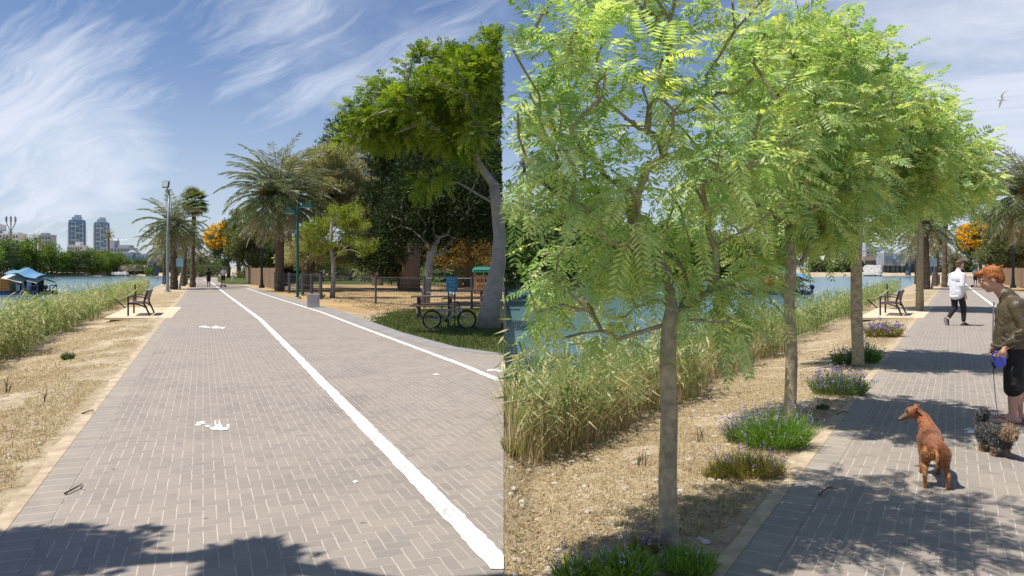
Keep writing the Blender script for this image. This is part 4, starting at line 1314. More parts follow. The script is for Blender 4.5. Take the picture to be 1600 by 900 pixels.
# distant trees closing the right picture at the path end
for i, (px, py, h, m_, lb) in enumerate([(1590, 436, 60, 'euc_leaf', 'green tree behind the fence at the right edge'), (1560, 434, 40, 'dark_leaf', 'dark tree behind the person on the far scooter'), (1620, 440, 70, 'olive_leaf', 'olive tree behind the right edge palm')]):
    ptree('distant_tree', px, py, [(px, py + 1), (px + 2, py - h * .3), (px, py - h * .5)], [h * .09, h * .07, h * .05],
          [(px, py - h * .6, h * .5, h * .4, h * .05, 0)], 80, h * .018, 50, M[m_], M['bark'], lb, 105 + i, L=h * .009, W=h * .0045, group='distant park trees')

# ------------------------------------------------------------------ the young trees of the right picture
kr = keep_right
ptree('young_tree', 1045, 850, [(1046, 856), (1045, 838), (1043, 750), (1046, 640), (1043, 560), (1047, 505), (1050, 485)], [42, 32, 29, 27, 26, 26, 22],
      [(1050, 120, 250, 190, .95, .15), (930, 280, 150, 110, .8, .1), (840, 250, 60, 120, .6, 0), (1160, 280, 140, 100, .8, .2), (900, 130, 130, 130, .7, .1), (1000, 400, 120, 60, .6, .1), (870, 430, 90, 90, .6, .3), (930, 500, 110, 50, .5, .2), (1130, 470, 70, 50, .5, .2), (1060, -120, 220, 140, .9, .2), (1120, 420, 70, 70, .5, .3)],
      210, .18, 8, M['after_leaf'], M['bark_young'], 'nearest young tree, trunk rising from the green tufts at bottom', 121, kind='pinnate', L=.24, W=.016, npair=10, droop=.28, cull=kr, tip=.0045, shell=.6, start=.85, bend=.10, group='young trees planted along the bank', upb=.1)
ptree('young_tree', 1235, 668, [(1236, 674), (1234, 655), (1237, 560), (1233, 470), (1237, 410), (1232, 350)], [26, 19, 18, 17, 15, 11],
      [(1235, 190, 150, 130, 1.2, .1), (1320, 250, 110, 90, 1.0, .3), (1160, 300, 90, 80, .9, .2), (1240, 60, 120, 70, 1, .2), (1300, 350, 90, 50, .8, .3), (1210, 400, 60, 40, .6, .3)],
      220, .24, 11, M['after_leaf'], M['bark_young'], 'second young tree, trunk in the large lavender clump', 122, kind='pinnate', L=.27, W=.022, npair=9, droop=.28, cull=kr, tip=.007, shell=.55, start=.6, group='young trees planted along the bank', upb=.1)
ptree('young_tree', 1340, 572, [(1340, 576), (1341, 562), (1338, 480), (1338, 400), (1341, 330), (1336, 280)], [23, 18, 17, 16, 14, 10],
      [(1360, 190, 110, 85, 1.5, .2), (1420, 240, 75, 70, 1.2, .2), (1290, 250, 90, 80, 1.3, .2), (1330, 110, 80, 50, 1.2, .2), (1400, 310, 80, 40, 1, .2), (1270, 350, 60, 45, 1, .2)],
      220, .36, 14, M['after_leaf'], M['bark_young'], 'third young tree, rising from a green lavender tuft', 123, kind='pinnate', L=.36, W=.036, npair=8, droop=.28, cull=kr, tip=.01, shell=.5, start=.6, group='young trees planted along the bank', upb=.1)
ptree('young_tree', 1437, 486, [(1437, 487), (1437, 420), (1438, 370), (1434, 320)], [12, 10, 9, 7],
      [(1460, 250, 75, 55, 2.4, .2), (1500, 280, 50, 42, 2, .2), (1420, 290, 60, 45, 2, .2), (1440, 200, 45, 30, 2, .2)],
      180, .7, 18, M['after_leaf'], M['bark_young'], 'farthest young tree, behind the right bench', 124, kind='pinnate', L=.62, W=.075, npair=7, droop=.28, cull=kr, tip=.02, shell=.5, start=.6, group='young trees planted along the bank', upb=.1)

# trees standing outside the frame, whose shade falls across the foreground
make_tree('shade_tree', (-8.2, 2.2, -.3), [(0, 0, 0), (.3, .2, 1.5), (.8, .6, 3.0), (1.5, 1.2, 4.2)], [.22, .18, .15, .12],
          [((3.45, 1.40, 4.9), (.80, .34, .3)), ((4.85, 1.25, 4.9), (.27, .18, .12)), ((7.0, 1.3, 4.95), (.55, .35, .25))], 80, .22, 110, M['bank_leaf'], M['bark_grey'], 'leafy tree beside the path, casting the foreground shade', 'tree', None, 131, L=.11, W=.065)

# ------------------------------------------------------------------ lavender and tufts
def clump(name, px, py, wpx, hpx, m, label, seed, nfl=0, n=900, group='flowering clumps planted round the young trees', fl='flower_pu'):
    b = Gt(px, py); u = b.y / F
    w, h = wpx * u, hpx * u * 0.93; n = int(n * .68)
    e = empty(name, tuple(b), 0, label, 'flower clump', group)
    rr = np.random.default_rng(seed)
    a = rr.uniform(0, 6.283, n); q = rr.uniform(0, 1, n) ** .6
    base = np.stack([np.cos(a) * q * w * .34, np.sin(a) * q * w * .26 * .9, 0 * a], 1)
    base[:, 2] = terrain(base[:, 0] + b.x, base[:, 1] + b.y) - b.z
    lean = norm(np.stack([np.cos(a) * q * .75, np.sin(a) * q * .6, np.full(n, 1.0)], 1) + rr.normal(size=(n, 3)) * .26 * [1, 1, .3])
    top = h * (1.1 - .40 * q) * rr.uniform(.4, 1.15, n)
    mb = MB()
    side = norm(rr.normal(size=(n, 3)) * [1, 1, .1])
    mb.rhombs(base, lean, side, top, np.full(n, max(.006, u * 1.0)), rr.uniform(0, 1, n), mid=.4)
    for _ in range(3):
        t = rr.uniform(.1, .85, n)
        p = base + lean * (top * t)[:, None]
        d = norm(lean + rr.normal(size=(n, 3)) * .5)
        leaves_simple(mb, p, d, h * .17, max(.005, u * 1.1), rr)
    mb.build('foliage', m, e)
    if nfl:
        fb = MB()
        k = rr.choice(n, min(n, int(nfl * .5)), replace=False)
        tip = base[k] + lean[k] * (top[k] * .96)[:, None]
        for j in range(6):
            p = tip + lean[k] * (j * .012)
            d = norm(rr.normal(size=(len(k), 3)) + lean[k] * .6)
            leaves_simple(fb, p, d, max(.016, u * 3.0), max(.010, u * 1.9), rr)
        fb.build('blossom', M[fl], e)
    return e
clump('lavender_clump', 1213, 700, 120, 75, M['green_tuft'], 'tall green tuft with lavender spikes around the second young trunk', 140, 220, 1500)
clump('lavender_clump', 1165, 690, 70, 48, M['lav_leaf'], 'hazy lavender clump left of the second young trunk', 141, 260, 800)
clump('tuft', 1170, 742, 140, 45, M['oliv_tuft'], 'wide olive tuft with purple spikes below the second young tree', 142, 120, 1500)
clump('tuft', 1118, 748, 40, 26, M['oliv_tuft'], 'small bright olive tuft left of the wide one', 143, 0, 500)
clump('lavender_clump', 1310, 616, 105, 42, M['lav_leaf'], 'greyish lavender clump between second and third young trees', 144, 330, 1300)
clump('tuft', 1350, 566, 55, 34, M['green_tuft'], 'bright green tuft at the foot of the third young tree', 145, 40, 800)
clump('lavender_clump', 1318, 570, 40, 28, M['lav_leaf'], 'pale small clump left of the third young trunk', 146, 60, 500)
clump('lavender_clump', 1380, 526, 72, 26, M['oliv_tuft'], 'low brownish lavender clump in front of the right bench', 147, 240, 900)
clump('lavender_clump', 826, 688, 52, 34, M['oliv_tuft'], 'small lavender clump at the reeds by the middle of the picture', 148, 110, 500)
clump('tuft', 798, 712, 26, 34, M['oliv_tuft'], 'olive tuft cut by the middle dividing edge', 149, 0, 250)
clump('green_tuft', 1075, 895, 110, 52, M['green_tuft'], 'bright green tuft right of the nearest young trunk', 150, 16, 1000)
clump('green_tuft', 975, 905, 110, 62, M['green_tuft'], 'bright green tuft left of the nearest young trunk', 151, 30, 1000)
clump('lavender_clump', 905, 905, 90, 55, M['green_tuft'], 'sparse green clump with a few purple spikes at the bottom edge', 152, 60, 500)
clump('lavender_clump', 1005, 862, 70, 36, M['oliv_tuft'], 'sparse olive clump with purple tips just behind the nearest trunk', 153, 60, 350)
clump('weed', 106, 562, 22, 14, M['bank_leaf2'], 'small green weed on the left dry bank', 154, 0, 400, group=None)
clump('weed', 497, 466, 26, 10, M['oliv_tuft'], 'dry weed patch beside the concrete block', 155, 0, 300, group=None)
clump('weed', 1285, 640, 24, 12, M['bank_leaf2'], 'small pale weed right of the second young trunk', 156, 0, 300, group=None)
def stalks(px, py, hpx, n, label, seed):
    b = Gt(px, py); u = b.y / F
    rr = random.Random(seed); mb = MB()
    for k in range(n):
        x = rr.uniform(-.5, .5) * 16 * u; y = rr.uniform(-.05, .05); l = rr.uniform(-.25, .25) * hpx * u
        h = hpx * u * rr.uniform(.6, 1.1)
        mb.tube([(x, y, 0), (x + l * .4, y, h * .5), (x + l, y, h)], [u * 1.0, u * .8, u * .4], 5)
        mb.tube([(x + l * .3, y, h * .4), (x + l * .3 + h * .18, y, h * .66)], [u * .6, u * .3], 4)
    o = mb.build('dry_stalk', M['bark'], None, loc=tuple(b))
    tag(o, label, 'dry stalk')
stalks(1003, 728, 26, 5, 'thin dark dry stalks left of the nearest young trunk', 1)
stalks(1171, 574, 40, 2, 'single tall dark stalk standing before the reeds', 2)
stalks(1095, 690, 24, 3, 'short dry stalks between the first and second young trunks', 3)
stalks(77, 628, 20, 2, 'dark stalk on the left dry bank', 4)
stalks(5, 615, 26, 3, 'dry stalks at the left edge of the picture', 5)
def twig(px, py, dx, dy, label):
    a, b = G(px, py, .02), G(px + dx, py + dy, .02)
    mb = MB(); m_ = (a + b) / 2 + Vector((.02, .03, .01))
    mb.tube([tuple(a), tuple(m_), tuple(b)], [.008, .006, .003], 5)
    mb.tube([tuple(m_), tuple(m_ + Vector((.06, -.04, 0)))], [.005, .002], 4)
    o = mb.build('fallen_twig', M['bark']); tag(o, label, 'twig')
twig(101, 771, 28, -16, 'dark fallen twig on the left paving near its edge')
twig(128, 646, 18, -6, 'short dark twig on the tan edging of the left path')
twig(1280, 773, 24, -14, 'dark fallen twig on the right paving before the brown dog')
twig(1308, 647, 14, -4, 'short twig on the edging of the right path')
# ------------------------------------------------------------------ street furniture
def lamp_flood(k):
    w = (lambda v: RT(v)) if k else (lambda v: v)
    b = w(G(262, 456)); e = empty('floodlight_pole', b, 0, ('tall grey pole with one square floodlight by the left date palms', 'tall grey floodlight pole rising beside the farthest young tree')[k], 'lamp post')
    mb = MB(); mb.tube([(0, 0, 0), (0, 0, .5), (0, 0, 4), (.1, 0, 7.0)], [.125, .10, .08, .06], 12); mb.tube([(0, 0, 0), (0, 0, .06)], [.24, .22], 12); mb.build('pole', M['pole_grey'], e, smooth=True)
    mb = MB(); mb.tube([(-.15, 0, 7.0), (.28, 0, 7.1)], .04, 6); mb.tube([(.05, 0, 6.9), (-.05, 0, 7.3)], .04, 6); mb.build('bracket', M['pole_grey'], e)
    f = MB(); f.box((-.1, -.05, 7.45), (.46, .16, .46), (R(-12), 0, R(-10))); f.box((-.1, .08, 7.45), (.3, .14, .3), (R(-12), 0, R(-10))); h = f.build('floodlight', M['galv'], e)
    g = MB(); g.box((-.1, -.145, 7.46), (.38, .02, .36), (R(-12), 0, R(-10))); g.build('lens', M['glassy'], h)
lamp_flood(0); lamp_flood(1)

b = G(465, 467)
e = empty('street_lamp', b, R(-12), 'dark green lamp post with two flat heads at the edge of the park', 'lamp post')
mb = MB(); mb.tube([(0, 0, 0), (0, 0, .12), (0, 0, .12), (0, 0, 4.95)], [.17, .16, .075, .06], 12); mb.build('pole', M['lamp_green'], e, smooth=False)
mb = MB(); mb.tube([(0, 0, .0), (0, 0, .10)], [.2, .17], 12); mb.build('base', M['conc'], e)
for nm, x, z in (('a', -.42, 4.62), ('b', .55, 4.92)):
    mb = MB(); mb.tube([(0, 0, z - .12), (x * .4, 0, z)], .035, 6); mb.build('arm', M['lamp_green'], e)
    mb = MB(); mb.box((x, 0, z), (.68, .28, .13), (0, R(3), 0)); mb.box((x, 0, z + .09), (.5, .2, .06)); hd = mb.build('lamp_head', M['lamp_green'], e)
    mb = MB(); mb.box((x, 0, z - .075), (.5, .2, .02)); mb.build('lens', M['glassy'], hd)

def black_lamp(px, py, ptop, label):
    b = G(px, py); H = P(px, ptop, b.y).z
    e = empty('street_lamp', b, 0, label, 'lamp post')
    mb = MB(); mb.tube([(0, 0, 0), (0, 0, 1), (0, 0, H)], [.16, .10, .08], 10); mb.build('pole', M['lamp_black'], e)
    mb = MB(); mb.tube([(0, 0, H), (.0, 0, H + .3)], [.16, .22], 10); mb.tube([(0, 0, H + .3), (0, 0, H + .45)], [.3, .08], 10); mb.build('lamp_head', M['lamp_black'], e)
    mb = MB(); mb.tube([(0, 0, 0), (0, 0, .25)], [.26, .2], 8); mb.build('base', M['lamp_black'], e)
black_lamp(409, 450, 372, 'slim black lamp post by the wooden fence left of the large palm')
black_lamp(1583, 450, 362, 'slim black lamp post behind the red haired man')

def leaning_sign(k):
    w = (lambda v: RT(v)) if k else (lambda v: v)
    b = w(G(281, 452)); e = empty('sign_post', b, 0, ('leaning grey green post with a pale blue sign among the left palm trunks', 'leaning grey green sign post behind the walking man')[k], 'sign')
    mb = MB(); mb.tube([(0, 0, 0), (.32, 0, 3.0)], [.075, .065], 8); mb.build('post', M['pole_grey'], e)
    mb = MB(); mb.box((.05, -.12, 2.1), (.55, .04, .65)); mb.build('sign_panel', M['sign_pale'], e)
M['sign_pale'] = mat('pale_sign', (0.36, 0.52, 0.62), 0.6, var=0.1)
M['sign_blue'] = mat('blue_sign', (0.05, 0.21, 0.34), 0.5, var=0.12)
M['sign_text'] = mat('sign_lettering', (0.45, 0.58, 0.66), 0.6, var=0.1)
M['bin'] = mat('bin_grey_green', (0.12, 0.15, 0.12), 0.7, var=0.2)
leaning_sign(0); leaning_sign(1)
def bin_(k):
    w = (lambda v: RT(v)) if k else (lambda v: v)
    b = w(G(288, 444.5)); e = empty('litter_bin', b, 0, ('square grey green bin behind the leaning post, left path', 'square grey green bin left of the walking man')[k], 'bin')
    mb = MB(); mb.tube([(0, 0, 0), (0, 0, .95)], [.36, .38], 4); mb.build('body', M['bin'], e)
    mb = MB(); mb.tube([(0, 0, .95), (0, 0, 1.02)], [.42, .40], 4); mb.build('lid', M['conc'], e)
bin_(0); bin_(1)

# concrete block by the path
b = G(489.5, 480.5); u = b.y / F
e = empty('concrete_block', b, R(10), 'pale square concrete block by the right white line', 'block')
mb = MB(); w_, h_ = 17.5 * u, 21 * u
mb.prism([(-w_ / 2, -w_ * .35), (w_ / 2, -w_ * .35), (w_ / 2, w_ * .5), (-w_ / 2, w_ * .5)], 0, h_ * .94)
mb.build('body', M['conc'], e)
mb = MB(); mb.prism([(-w_ * .53, -w_ * .38), (w_ * .53, -w_ * .38), (w_ * .53, w_ * .53), (-w_ * .53, w_ * .53)], h_ * .943, h_)
mb.build('cap', M['conc'], e)

# benches
def bench(k):
    v = G(222, 494)
    if k: v = RT(v)
    e = empty('park_bench', v, R(21.5) if not k else R(-32), ('dark metal bench on the pad beside the left river reeds', 'dark metal bench on a pad behind the lavender, right of the third young tree')[k], 'bench', 'benches facing the river')
    D, L = .62, 1.75
    for y in (0.0, L):
        mb = MB(); mb.tube([(-.42, y, 0), (-.42, y, .66)], .028, 6); mb.build('leg', M['dark_steel'], e)
        mb = MB(); mb.tube([(.24, y, 0), (.14, y, .25), (.06, y, .42), (.08, y, .58), (.16, y, .86)], [.026, .03, .032, .032, .028], 6); mb.build('leg', M['dark_steel'], e)
        mb = MB(); mb.tube([(-.42, y, .42), (-.2, y, .415), (0, y, .36), (.12, y, .28)], .026, 6); mb.build('seat_rail', M['dark_steel'], e)
        mb = MB(); mb.tube([(-.43, y, .66), (-.2, y, .67), (.06, y, .64)], .022, 6); mb.build('armrest', M['dark_steel'], e)
    mb = MB()
    for q in range(5): mb.box((-.37 + q * .1, L / 2, .445 - q * .006), (.078, L + .02, .022))
    mb.build('seat', M['slat'], e)
    mb = MB()
    for q in range(4): mb.box((.095 + q * .028, L / 2, .57 + q * .085), (.022, L + .02, .07), (0, R(14), 0))
    mb.build('backrest', M['slat'], e)
bench(0); bench(1)
M['rope'] = mat('rope_straw', (0.50, 0.42, 0.26), 0.9, var=0.2)
def rail(k):
    w = (lambda v: RT(v)) if k else (lambda v: v)
    a = G(196.5, 482); bb = P(180, 467, a.y); a2 = P(196.5, 482, a.y)
    c = P(214, 452, a.y + 5)
    mb = MB(); mb.tube([tuple(w(a2)), tuple(w(bb))], .025, 6)
    o = mb.build('leaning_stake', M['dark_steel']); tag(o, ('dark slanted stake in the reeds beside the left bench', 'dark slanted stake in the reeds beside the right bench')[k], 'stake')
    mb = MB(); pts = [bb.lerp(c, t / 8) - Vector((0, 0, .12 * math.sin(math.pi * t / 8))) for t in range(9)]
    mb.tube([tuple(w(p)) for p in pts], .022, 5)
    o = mb.build('rope', M['rope']); tag(o, ('pale rope strung along the reeds behind the left bench', 'pale rope strung along the reeds behind the right bench')[k], 'rope')
    mb = MB(); d = G(212.5, 471); mb.tube([tuple(w(d)), tuple(w(d) + Vector((-.05, 0, .85)))], .035, 6)
    o = mb.build('rope_post', M['dark_steel']); tag(o, ('short dark post holding the rope behind the left bench', 'short dark post holding the rope behind the right bench')[k], 'post')
rail(0); rail(1)
for k in (0, 1):
    for j, (px, py, pt) in enumerate(((231.5, 450, 434), (257, 447, 430), (247, 440, 431))):
        d = G(px, py)
        q = RT(d) if k else d
        mb = MB(); mb.tube([(0, 0, 0), (0, 0, (py - pt) * d.y / F)], .04, 6)
        o = mb.build('marker_post', M['galv'], None, loc=q)
        tag(o, ['thin grey post at the water right of the %s reeds', 'thin grey post left of the %s floodlight pole', 'short far post at the %s water edge'][j] % ('left', 'right')[k], 'post')

# fence: posts and rails
M['fence_wire'] = mat('fence_wire', (0.075, 0.08, 0.09), 0.5, metal=0.4)
M['fence_wood'] = mat('fence_wood', (0.30, 0.20, 0.12), 0.8, var=0.25)
def fence(name, pts, h, label, m, step=.14, dense=False, pr=.05):
    e = empty(name, pts[0], 0, label, 'fence')
    o0 = Vector(pts[0])
    for a, b in zip(pts[:-1], pts[1:]):
        a, b = Vector(a) - o0, Vector(b) - o0
        mb = MB()
        for z in (h * .06, h * .5, h * .97): mb.tube([(a.x, a.y, z), (b.x, b.y, z)], .014, 4)
        n = max(2, int((b - a).length / step))
        for q in range(1, n):
            c = a.lerp(b, q / n); 
            if dense: mb.box((c.x, c.y, h * .5), (step * .7, .03, h * .95), (0, 0, math.atan2(b.y - a.y, b.x - a.x)))
            else: mb.tube([(c.x, c.y, h * .05), (c.x, c.y, h * .97)], .005, 3, cap=False)
        if not dense:
            for z in np.arange(h * .15, h * .95, .16): mb.tube([(a.x, a.y, z), (b.x, b.y, z)], .004, 3, cap=False)
        mb.build('panel', m, e)
    for p in pts:
        p = Vector(p) - o0
        mb = MB(); mb.tube([(p.x, p.y, 0), (p.x, p.y, h * 1.04)], pr, 6); mb.build('post', M['fence_post'] if not dense else m, e)
fence('wire_fence', [G(519, 465.5), G(587, 475), G(663, 481), G(737, 482), G(783, 482)], 1.25, 'waist high wire mesh fence in front of the sand and the fig trees', M['fence_wire'])
fence('picket_fence', [G(501, 468), G(487, 464.5), G(473, 462), G(452, 458), G(430, 453)], 1.3, 'grey post fence between the lamp post and the concrete block', M['fence_wire'], pr=.09)
fence('wooden_fence', [G(430, 452), G(413, 448), G(397, 445), G(384, 441.5)], 1.7, 'brown wooden board fence at the far left of the park', M['fence_wood'], .3, True)
fence('wooden_fence', [RT(G(430, 452)), RT(G(413, 448)), RT(G(397, 445)), RT(G(384, 441.5))], 1.7, 'dark board fence behind the red haired man', M['fence_wood'], .3, True)
fence('far_fence', [G(500, 441), G(570, 442), G(640, 443), G(720, 443), G(780, 443)], 1.4, 'low dark far fence behind the sand, in front of the parked cars', M['fence_wire'], .5)

# blue sign on two posts
b = G(705.5, 511.5); Y = b.y; u = Y / F
e = empty('sign_board', b, 0, 'small blue notice sign on two thin posts behind the bicycle', 'sign')
for x in (-4.5 * u, 5.0 * u):
    mb = MB(); mb.tube([(x, 0, 0), (x, 0, 79 * u)], .018, 8); mb.build('post', M['lamp_black'], e)
mb = MB(); mb.box((-.5 * u, -.025, 67.5 * u), (16 * u, .02, 24 * u)); mb.box((8.5 * u, 0, 67.5 * u), (2 * u, .05, 24.6 * u)); pn = mb.build('sign_panel', M['sign_blue'], e)
# four lines of small pale lettering, too small to read
mb = MB(); rr = random.Random(3)
for ly, x0, x1 in ((76, -6.5, 5), (71, -6, 5.5), (65.5, -3.5, 4.5), (60, -6, 5)):
    x = x0
    while x < x1:
        w_ = rr.uniform(.7, 1.5); t_ = rr.randrange(4)
        if rr.random() < .85:
            if t_ in (0, 1): mb.box(((x + w_ / 2) * u, -.037, (ly + 1) * u), (w_ * u, .003, .5 * u))
            if t_ in (0, 2, 3): mb.box(((x + w_ - .2) * u, -.0375, (ly) * u), (.42 * u, .003, 2.2 * u))
            if t_ == 1: mb.box(((x + .2) * u, -.0378, (ly) * u), (.42 * u, .003, 2.2 * u))
            if t_ == 3: mb.box(((x + w_ / 2) * u, -.0383, (ly - .9) * u), (w_ * u, .003, .5 * u))
        x += w_ + .45
mb.build('lettering', M['sign_text'], pn)

# picnic tables
M['table'] = mat('table_wood', (0.13, 0.10, 0.08), 0.7, var=0.3, scale=5)
M['table2'] = mat('far_table_wood', (0.10, 0.06, 0.045), 0.7, var=0.3, scale=5)
def picnic(px, py, L, rz, label, m, s=1.0):
    e = empty('picnic_table', G(px, py), rz, label, 'picnic table')
    mb = MB()
    for q in range(5): mb.box((0, (q - 2) * .155 * s, .74 * s), (L, .145 * s, .04))
    mb.build('tabletop', m, e)
    for sg in (-1, 1):
        mb = MB()
        for q in range(2): mb.box((0, sg * (.62 + q * .135) * s, .45 * s), (L, .125 * s, .04))
        mb.build('seat', m, e)
    for x in (-L * .34, L * .34):
        for sg in (-1, 1):
            mb = MB(); mb.tube([(x, sg * .62 * s, 0), (x, sg * .2 * s, .72 * s)], .045, 4); mb.build('leg', m, e)
        mb = MB(); mb.box((x, 0, .42 * s), (.07, 1.5 * s, .08)); mb.box((x, 0, .70 * s), (.07, .66 * s, .06)); mb.build('crossbar', m, e)
picnic(678, 497, 1.45, R(4), 'wooden picnic table behind the bicycle', M['table'], .95)
picnic(728, 483, 1.8, R(2), 'dark picnic table between the blue sign and the leaning trunk', M['table2'])
M['wear'] = mat('white_cloth', (0.66, 0.65, 0.64), 0.8, var=.04)
# small white bag on the table
b = P(704, 464, 24.0)
mb = MB(); mb.ell((0, 0, .09), (.075, .07, .10), 10, 8); mb.ell((.0, .0, .2), (.045, .045, .07), 8, 6); mb.ell((.1, .02, .05), (.09, .06, .05), 8, 6); mb.ell((-.02, .03, .24), (.03, .03, .03), 6, 5)
o = mb.build('cloth_bag', M['wear'], None, smooth=True, loc=(b.x, 24.0, .755 * .95)); tag(o, 'small crumpled white bag on the picnic table behind the blue sign', 'bag')

# bicycle
M['tyre'] = mat('tyre_rubber', (0.018, 0.018, 0.02), 0.8, var=.2)
M['rim'] = mat('rim_metal', (0.35, 0.34, 0.33), 0.35, metal=.7)
M['bikeframe'] = mat('bike_frame', (0.30, 0.33, 0.42), 0.35, metal=.2, var=.1)
M['saddle'] = mat('saddle_black', (0.02, 0.02, 0.022), 0.6)
M['teal'] = mat('teal_plastic', (0.03, 0.28, 0.24), 0.5)
e = empty('bicycle', G(702, 514), R(2), 'small child bicycle with silver frame lying against the sign posts', 'bicycle')
wr_, xw = .235, .465
def wheel(x):
    t = MB(); n = 28
    t.tube([(x + wr_ * math.cos(a * 6.2832 / n), 0, wr_ + .02 + wr_ * math.sin(a * 6.2832 / n)) for a in range(n + 1)], .026, 8, cap=False)
    ty = t.build('wheel', M['tyre'], e, smooth=True)
    q = MB(); q.tube([(x + wr_ * .87 * math.cos(a * 6.2832 / n), 0, wr_ + .02 + wr_ * .87 * math.sin(a * 6.2832 / n)) for a in range(n + 1)], .011, 5, cap=False)
    q.tube([(x, -.05, wr_ + .02), (x, .05, wr_ + .02)], .02, 8)
    q.build('rim', M['rim'], ty)
    q = MB()
    for a in range(16):
        an = a * 6.2832 / 16
        q.tube([(x, .02 * (-1) ** a, wr_ + .02), (x + wr_ * .86 * math.cos(an), 0, wr_ + .02 + wr_ * .86 * math.sin(an))], .0018, 3, cap=False)
    q.build('spokes', M['rim'], ty)
wheel(-xw); wheel(xw)
zc = wr_ + .02
mb = MB(); bb_, ht, st = (-.08, 0, .23), (.30, 0, .50), (-.17, 0, .46)
for a, b_, r_ in ((bb_, ht, .022), (st, (.29, 0, .56), .018), (bb_, (-.19, 0, .52), .018)): mb.tube([a, b_], r_, 8)
for s in (-.035, .035):
    mb.tube([bb_, (-xw, s, zc)], .01, 6); mb.tube([st, (-xw, s, zc)], .009, 6)
mb.build('frame', M['bikeframe'], e, smooth=True)
mb = MB()
for s in (-.04, .04): mb.tube([(.32, s * .6, .46), (.36, s, .40), (xw, s, zc)], .012, 6)
mb.tube([(.29, 0, .60), (.33, 0, .44)], .02, 8); mb.build('fork', M['bikeframe'], e)
mb = MB(); mb.tube([(.29, 0, .58), (.25, 0, .68)], .014, 6); mb.tube([(.18, -.26, .72), (.25, -.12, .70), (.25, .12, .70), (.18, .26, .72)], .011, 6); mb.build('handlebar', M['saddle'], e)
mb = MB(); mb.tube([(-.19, 0, .52), (-.205, 0, .58)], .012, 6); mb.ell((-.21, 0, .595), (.12, .055, .028), 12, 6); mb.build('saddle', M['teal'], e, smooth=True)
mb = MB(); mb.tube([(-.08, -.05, .23), (-.08, .05, .23)], .05, 12); mb.tube([(-.08, -.06, .23), (-.02, -.06, .11)], .008, 5); mb.tube([(-.08, .06, .23), (-.14, .06, .35)], .008, 5)
mb.box((-.02, -.09, .11), (.07, .07, .02)); mb.box((-.14, .09, .35), (.07, .07, .02)); mb.build('crank', M['saddle'], e)

# parked cars far behind the fence
M['car_glass'] = mat('car_glass', (0.03, 0.035, 0.045), 0.15, spec=.6)
def car(px, py, Y, colour, label, rz=0.0):
    x = P(px, py, Y).x
    e = empty('parked_car', (x, Y, 0.02), rz, label, 'car', 'cars parked beyond the far fence')
    mb = MB()
    prof = [(-2.1, .35), (-2.15, .75), (-1.9, .92), (-1.45, .98), (-.95, 1.42), (.55, 1.44), (1.15, 1.0), (1.9, .86), (2.15, .65), (2.15, .35)]
    n = len(prof); V = []
    for s in (-1, 1):
        for (a, z) in prof: V.append((a, s * (.86 - (.14 if z > 1.1 else 0)), z))
    mb.add(V, [[i, (i + 1) % n, n + (i + 1) % n, n + i] for i in range(n)])
    mb.ng = [(list(range(n))[::-1], 0), ([n + i for i in range(n)], 0)]
    bd = mb.build('body', colour, e)
    g = MB()
    for s in (-1, 1): g.prism([(-.0, 0), (.01, 0), (.01, .01), (0, .01)], 0, .01)
    g = MB(); g.box((-.25, 0, 1.20), (1.45, 1.56, .30)); g.build('window', M['car_glass'], e)
    for (a, s) in ((-1.35, -1), (-1.35, 1), (1.35, -1), (1.35, 1)):
        w = MB(); w.tube([(a, s * .72, .33), (a, s * .90, .33)], .33, 14); wh = w.build('wheel', M['tyre'], e)
        q = MB(); q.tube([(a, s * .86, .33), (a, s * .915, .33)], .19, 10); q.build('rim', M['rim'], wh)
M['car_white'] = mat('car_paint_white', (0.6, 0.6, 0.6), 0.3, var=.03)
M['car_red'] = mat('car_paint_red', (0.45, 0.04, 0.025), 0.3, var=.05)
M['car_grey'] = mat('car_paint_grey', (0.12, 0.13, 0.15), 0.3, var=.05)
M['car_blue'] = mat('car_paint_blue', (0.10, 0.16, 0.28), 0.3, var=.05)
for (px, Y, c, lb) in [(603, 112, 'car_red', 'small red car in the distance left of the dry bush'), (657, 104, 'car_white', 'white car in the distance left of the pale trunk'), (583, 118, 'car_white', 'white car in the distance left of the red car'),
                       (686, 100, 'car_grey', 'dark grey car in the distance left of the blue sign'), (712, 106, 'car_white', 'white car right above the blue sign'), (540, 120, 'car_grey', 'grey car in the distance behind the young tree')]:
    car(px, 430, Y, M[c], lb, R(rnd.uniform(-8, 8)))
# wooden play pen with green roof far right
b = G(752, 470); e = empty('play_hut', (b.x, 46, 0), 0, 'brown slatted hut with green roof behind the leaning trunk', 'hut')
M['hut_wood'] = mat('hut_wood', (0.36, 0.19, 0.09), 0.8, var=.2); M['hut_green'] = mat('hut_green', (0.03, 0.16, 0.12), 0.6)
mb = MB()
for q in range(7): mb.box((-.7 + q * .23, 0, .6), (.16, .05, 1.2))
mb.box((0, 0, .1), (1.6, .07, .1)); mb.box((0, 0, 1.15), (1.6, .07, .1)); mb.build('slat_wall', M['hut_wood'], e)
for x in (-.8, .8):
    mb = MB(); mb.box((x, .6, .7), (.1, 1.2, 1.4)); mb.build('side_wall', M['hut_wood'], e)
mb = MB(); mb.box((0, .5, 1.5), (1.9, 1.6, .1), (R(8), 0, 0)); mb.box((0, .5, 1.58), (1.7, 1.4, .1), (R(8), 0, 0)); mb.build('roof', M['hut_green'], e)
